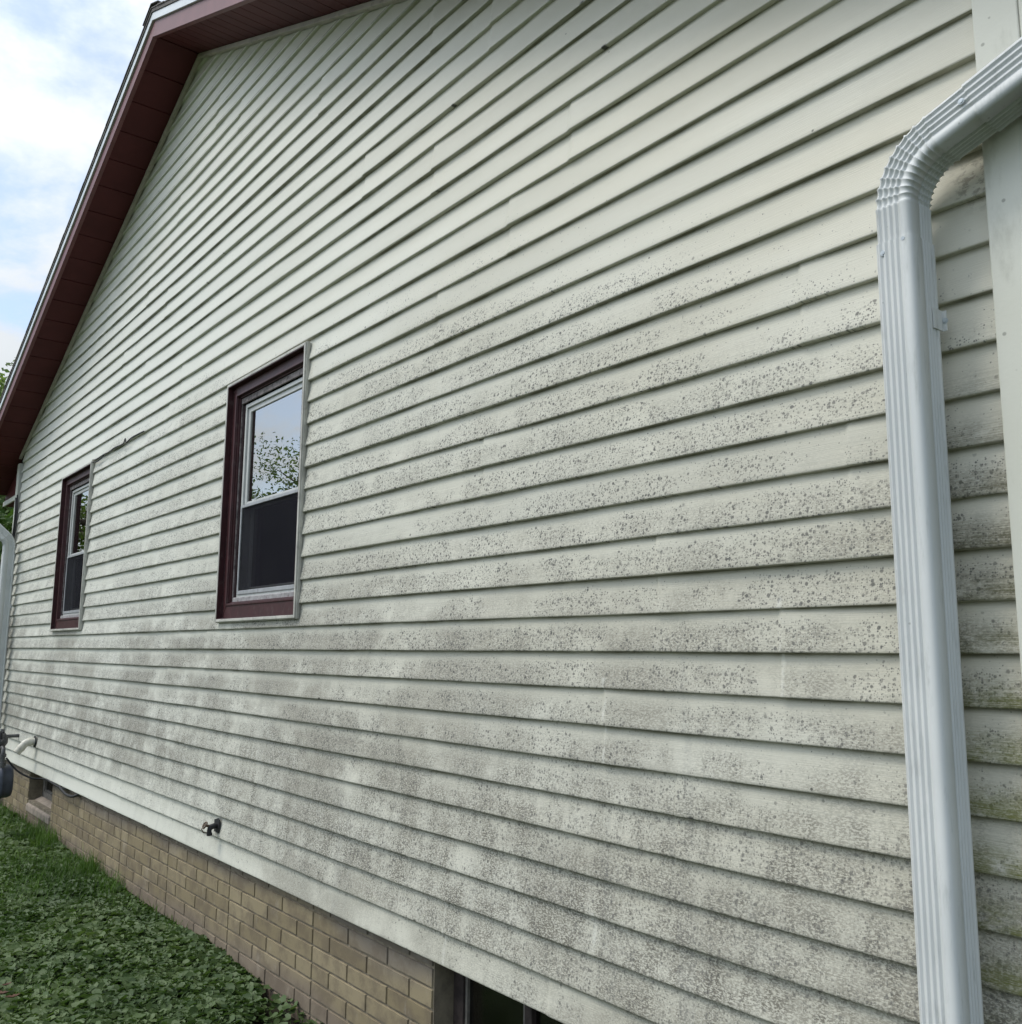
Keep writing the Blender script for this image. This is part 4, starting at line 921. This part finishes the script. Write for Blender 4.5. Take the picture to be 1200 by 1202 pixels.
# dry leaves
random.seed(5)
for i, (x, y, lb) in enumerate(((-4.50, 0.90, 'largest curled dry brown leaf on the ivy in the bottom left corner'), (-4.43, 0.93, 'middle sized dry brown leaf on the ivy in the bottom left corner'), (-4.60, 0.94, 'smallest dry brown leaf on the ivy in the bottom left corner'))):
    bm = MB(); rows = []; az = random.random()*6.28; ca, sa = math.cos(az), math.sin(az); L = (0.034, 0.03, 0.022)[i]
    for j in range(9):
        t = j/8; wv = math.sin(math.pi*min(1, t*1.02))**0.7*0.42*L*(1+0.25*math.sin(j*2.6)); zc_ = 0.085+0.35*L*(t-0.5)**2*4
        pl, pr = (t-0.5)*2*L, wv
        rows.append([(x+ca*pl-sa*q, y+sa*pl+ca*q, zc_+abs(q)*0.55) for q in (-pr, -pr*.5, 0, pr*.5, pr)])
    bm.loft(rows, True, False, False); o = bm.build('dry_leaf', M['deadleaf']); s_ = o.modifiers.new('thick', 'SOLIDIFY'); s_.thickness = 0.0008
    tag(o, lb, 'leaf', 'dry leaves on the ivy')

# ------------------------------------------------------------------ trees
def tree(loc, H_, rad, trunkr, nleaf, lsize, seed, label, squash=0.8, lm='treeleaf'):
    rs = np.random.default_rng(seed); random.seed(seed)
    root = empty('tree', loc, label, 'tree')
    mb = MB(); tips = []
    top = H_-rad*squash
    tr = [(0, 0, -0.2), (0.05, 0.03, H_*0.15), (0.12*random.uniform(-1, 1), 0.1, H_*0.32), (0.2*random.uniform(-1, 1), -0.1, H_*0.5), (0.1, 0.1, H_*0.75)]
    sp = spline(tr, 4); mb.tube(sp, [trunkr*(1.25-1.05*i/(len(sp)-1)) for i in range(len(sp))], 12)
    for i in range(17):
        t = random.uniform(0.35, 0.98); b0 = sp[int(t*(len(sp)-1))]; a = i*2.4+random.random(); e = random.uniform(0.15, 0.9); L = rad*random.uniform(.6, .98)
        tip = Vector(b0)+Vector((math.cos(a)*math.cos(e), math.sin(a)*math.cos(e), math.sin(e)*squash))*L
        mid_ = Vector(b0).lerp(tip, .5)+Vector((random.uniform(-.2, .2), random.uniform(-.2, .2), -0.08*L))
        q = spline([b0, mid_, tip], 4); mb.tube(q, [trunkr*0.42*(1-.85*k/(len(q)-1)) for k in range(len(q))], 7); tips += [q[4], q[6], q[8] if len(q) > 8 else q[-1]]
        for j in range(3):
            s0 = q[random.randint(3, 7)]; tt = s0+Vector((random.uniform(-1, 1), random.uniform(-1, 1), random.uniform(-.3, .8)))*rad*.34
            mb.tube([s0, s0.lerp(tt, .5)+Vector((0, 0, .05)), tt], [trunkr*.14, trunkr*.09, trunkr*.03], 5); tips.append(tt)
    mb.build('trunk', M['bark'], root)
    # leaf clumps round the limb ends
    T_ = np.array([tuple(t) for t in tips]); ci = rs.integers(0, len(T_), nleaf); cr_ = rad*(0.13+0.24*rs.random(len(T_)))
    d = rs.normal(size=(nleaf, 3)); d /= np.linalg.norm(d, axis=1, keepdims=True); rr_ = rs.random(nleaf)**0.45
    c = T_[ci]+d*(cr_[ci]*rr_)[:, None]*np.array([1, 1, .75])
    nrm = rs.normal(size=(nleaf, 3))+np.array([0, 0, .8]); nrm /= np.linalg.norm(nrm, axis=1, keepdims=True)
    a = np.cross(nrm, rs.normal(size=(nleaf, 3))); a /= np.linalg.norm(a, axis=1, keepdims=True); b = np.cross(nrm, a)
    s = lsize*(0.6+.7*rs.random(nleaf))
    q = [(-1, 0, 0), (-.1, .48, .12), (1, 0, 0), (-.1, -.48, .12)]
    V = np.stack([c+(a*p+b*r_+nrm*h)*s[:, None] for p, r_, h in q], 1).reshape(-1, 3); Fc = np.arange(nleaf*4).reshape(-1, 4)
    rv = np.clip(rs.random(nleaf)*.6+rs.random(len(T_))[ci]*.4, 0, 1)
    o = fast_mesh('crown', V, Fc, M[lm], np.repeat(rv, 4)); o.parent = root
    return root
# behind the house, seen at the left edge under and over the eave
tree((-24.2, 4.3, 0), 9.3, 3.6, 0.22, 52000, 0.08, 21, 'leafy tree whose pale top shows left of the sloping maroon eave', lm='paleleaf')
tree((-17.5, 2.6, 0), 4.1, 2.0, 0.14, 16000, 0.06, 22, 'low dark tree behind the far left downspout, in the gap under the eave')
# across the lawn, mirrored in the window panes
tree((-17.6, -4.1, 0), 6.2, 2.7, 0.17, 60000, 0.042, 23, 'tree across the lawn mirrored in the nearer window pane', lm='paleleaf')
tree((-25.0, -2.4, 0), 6.6, 3.0, 0.20, 20000, 0.09, 24, 'tree across the lawn mirrored in the farther window pane', lm='paleleaf')
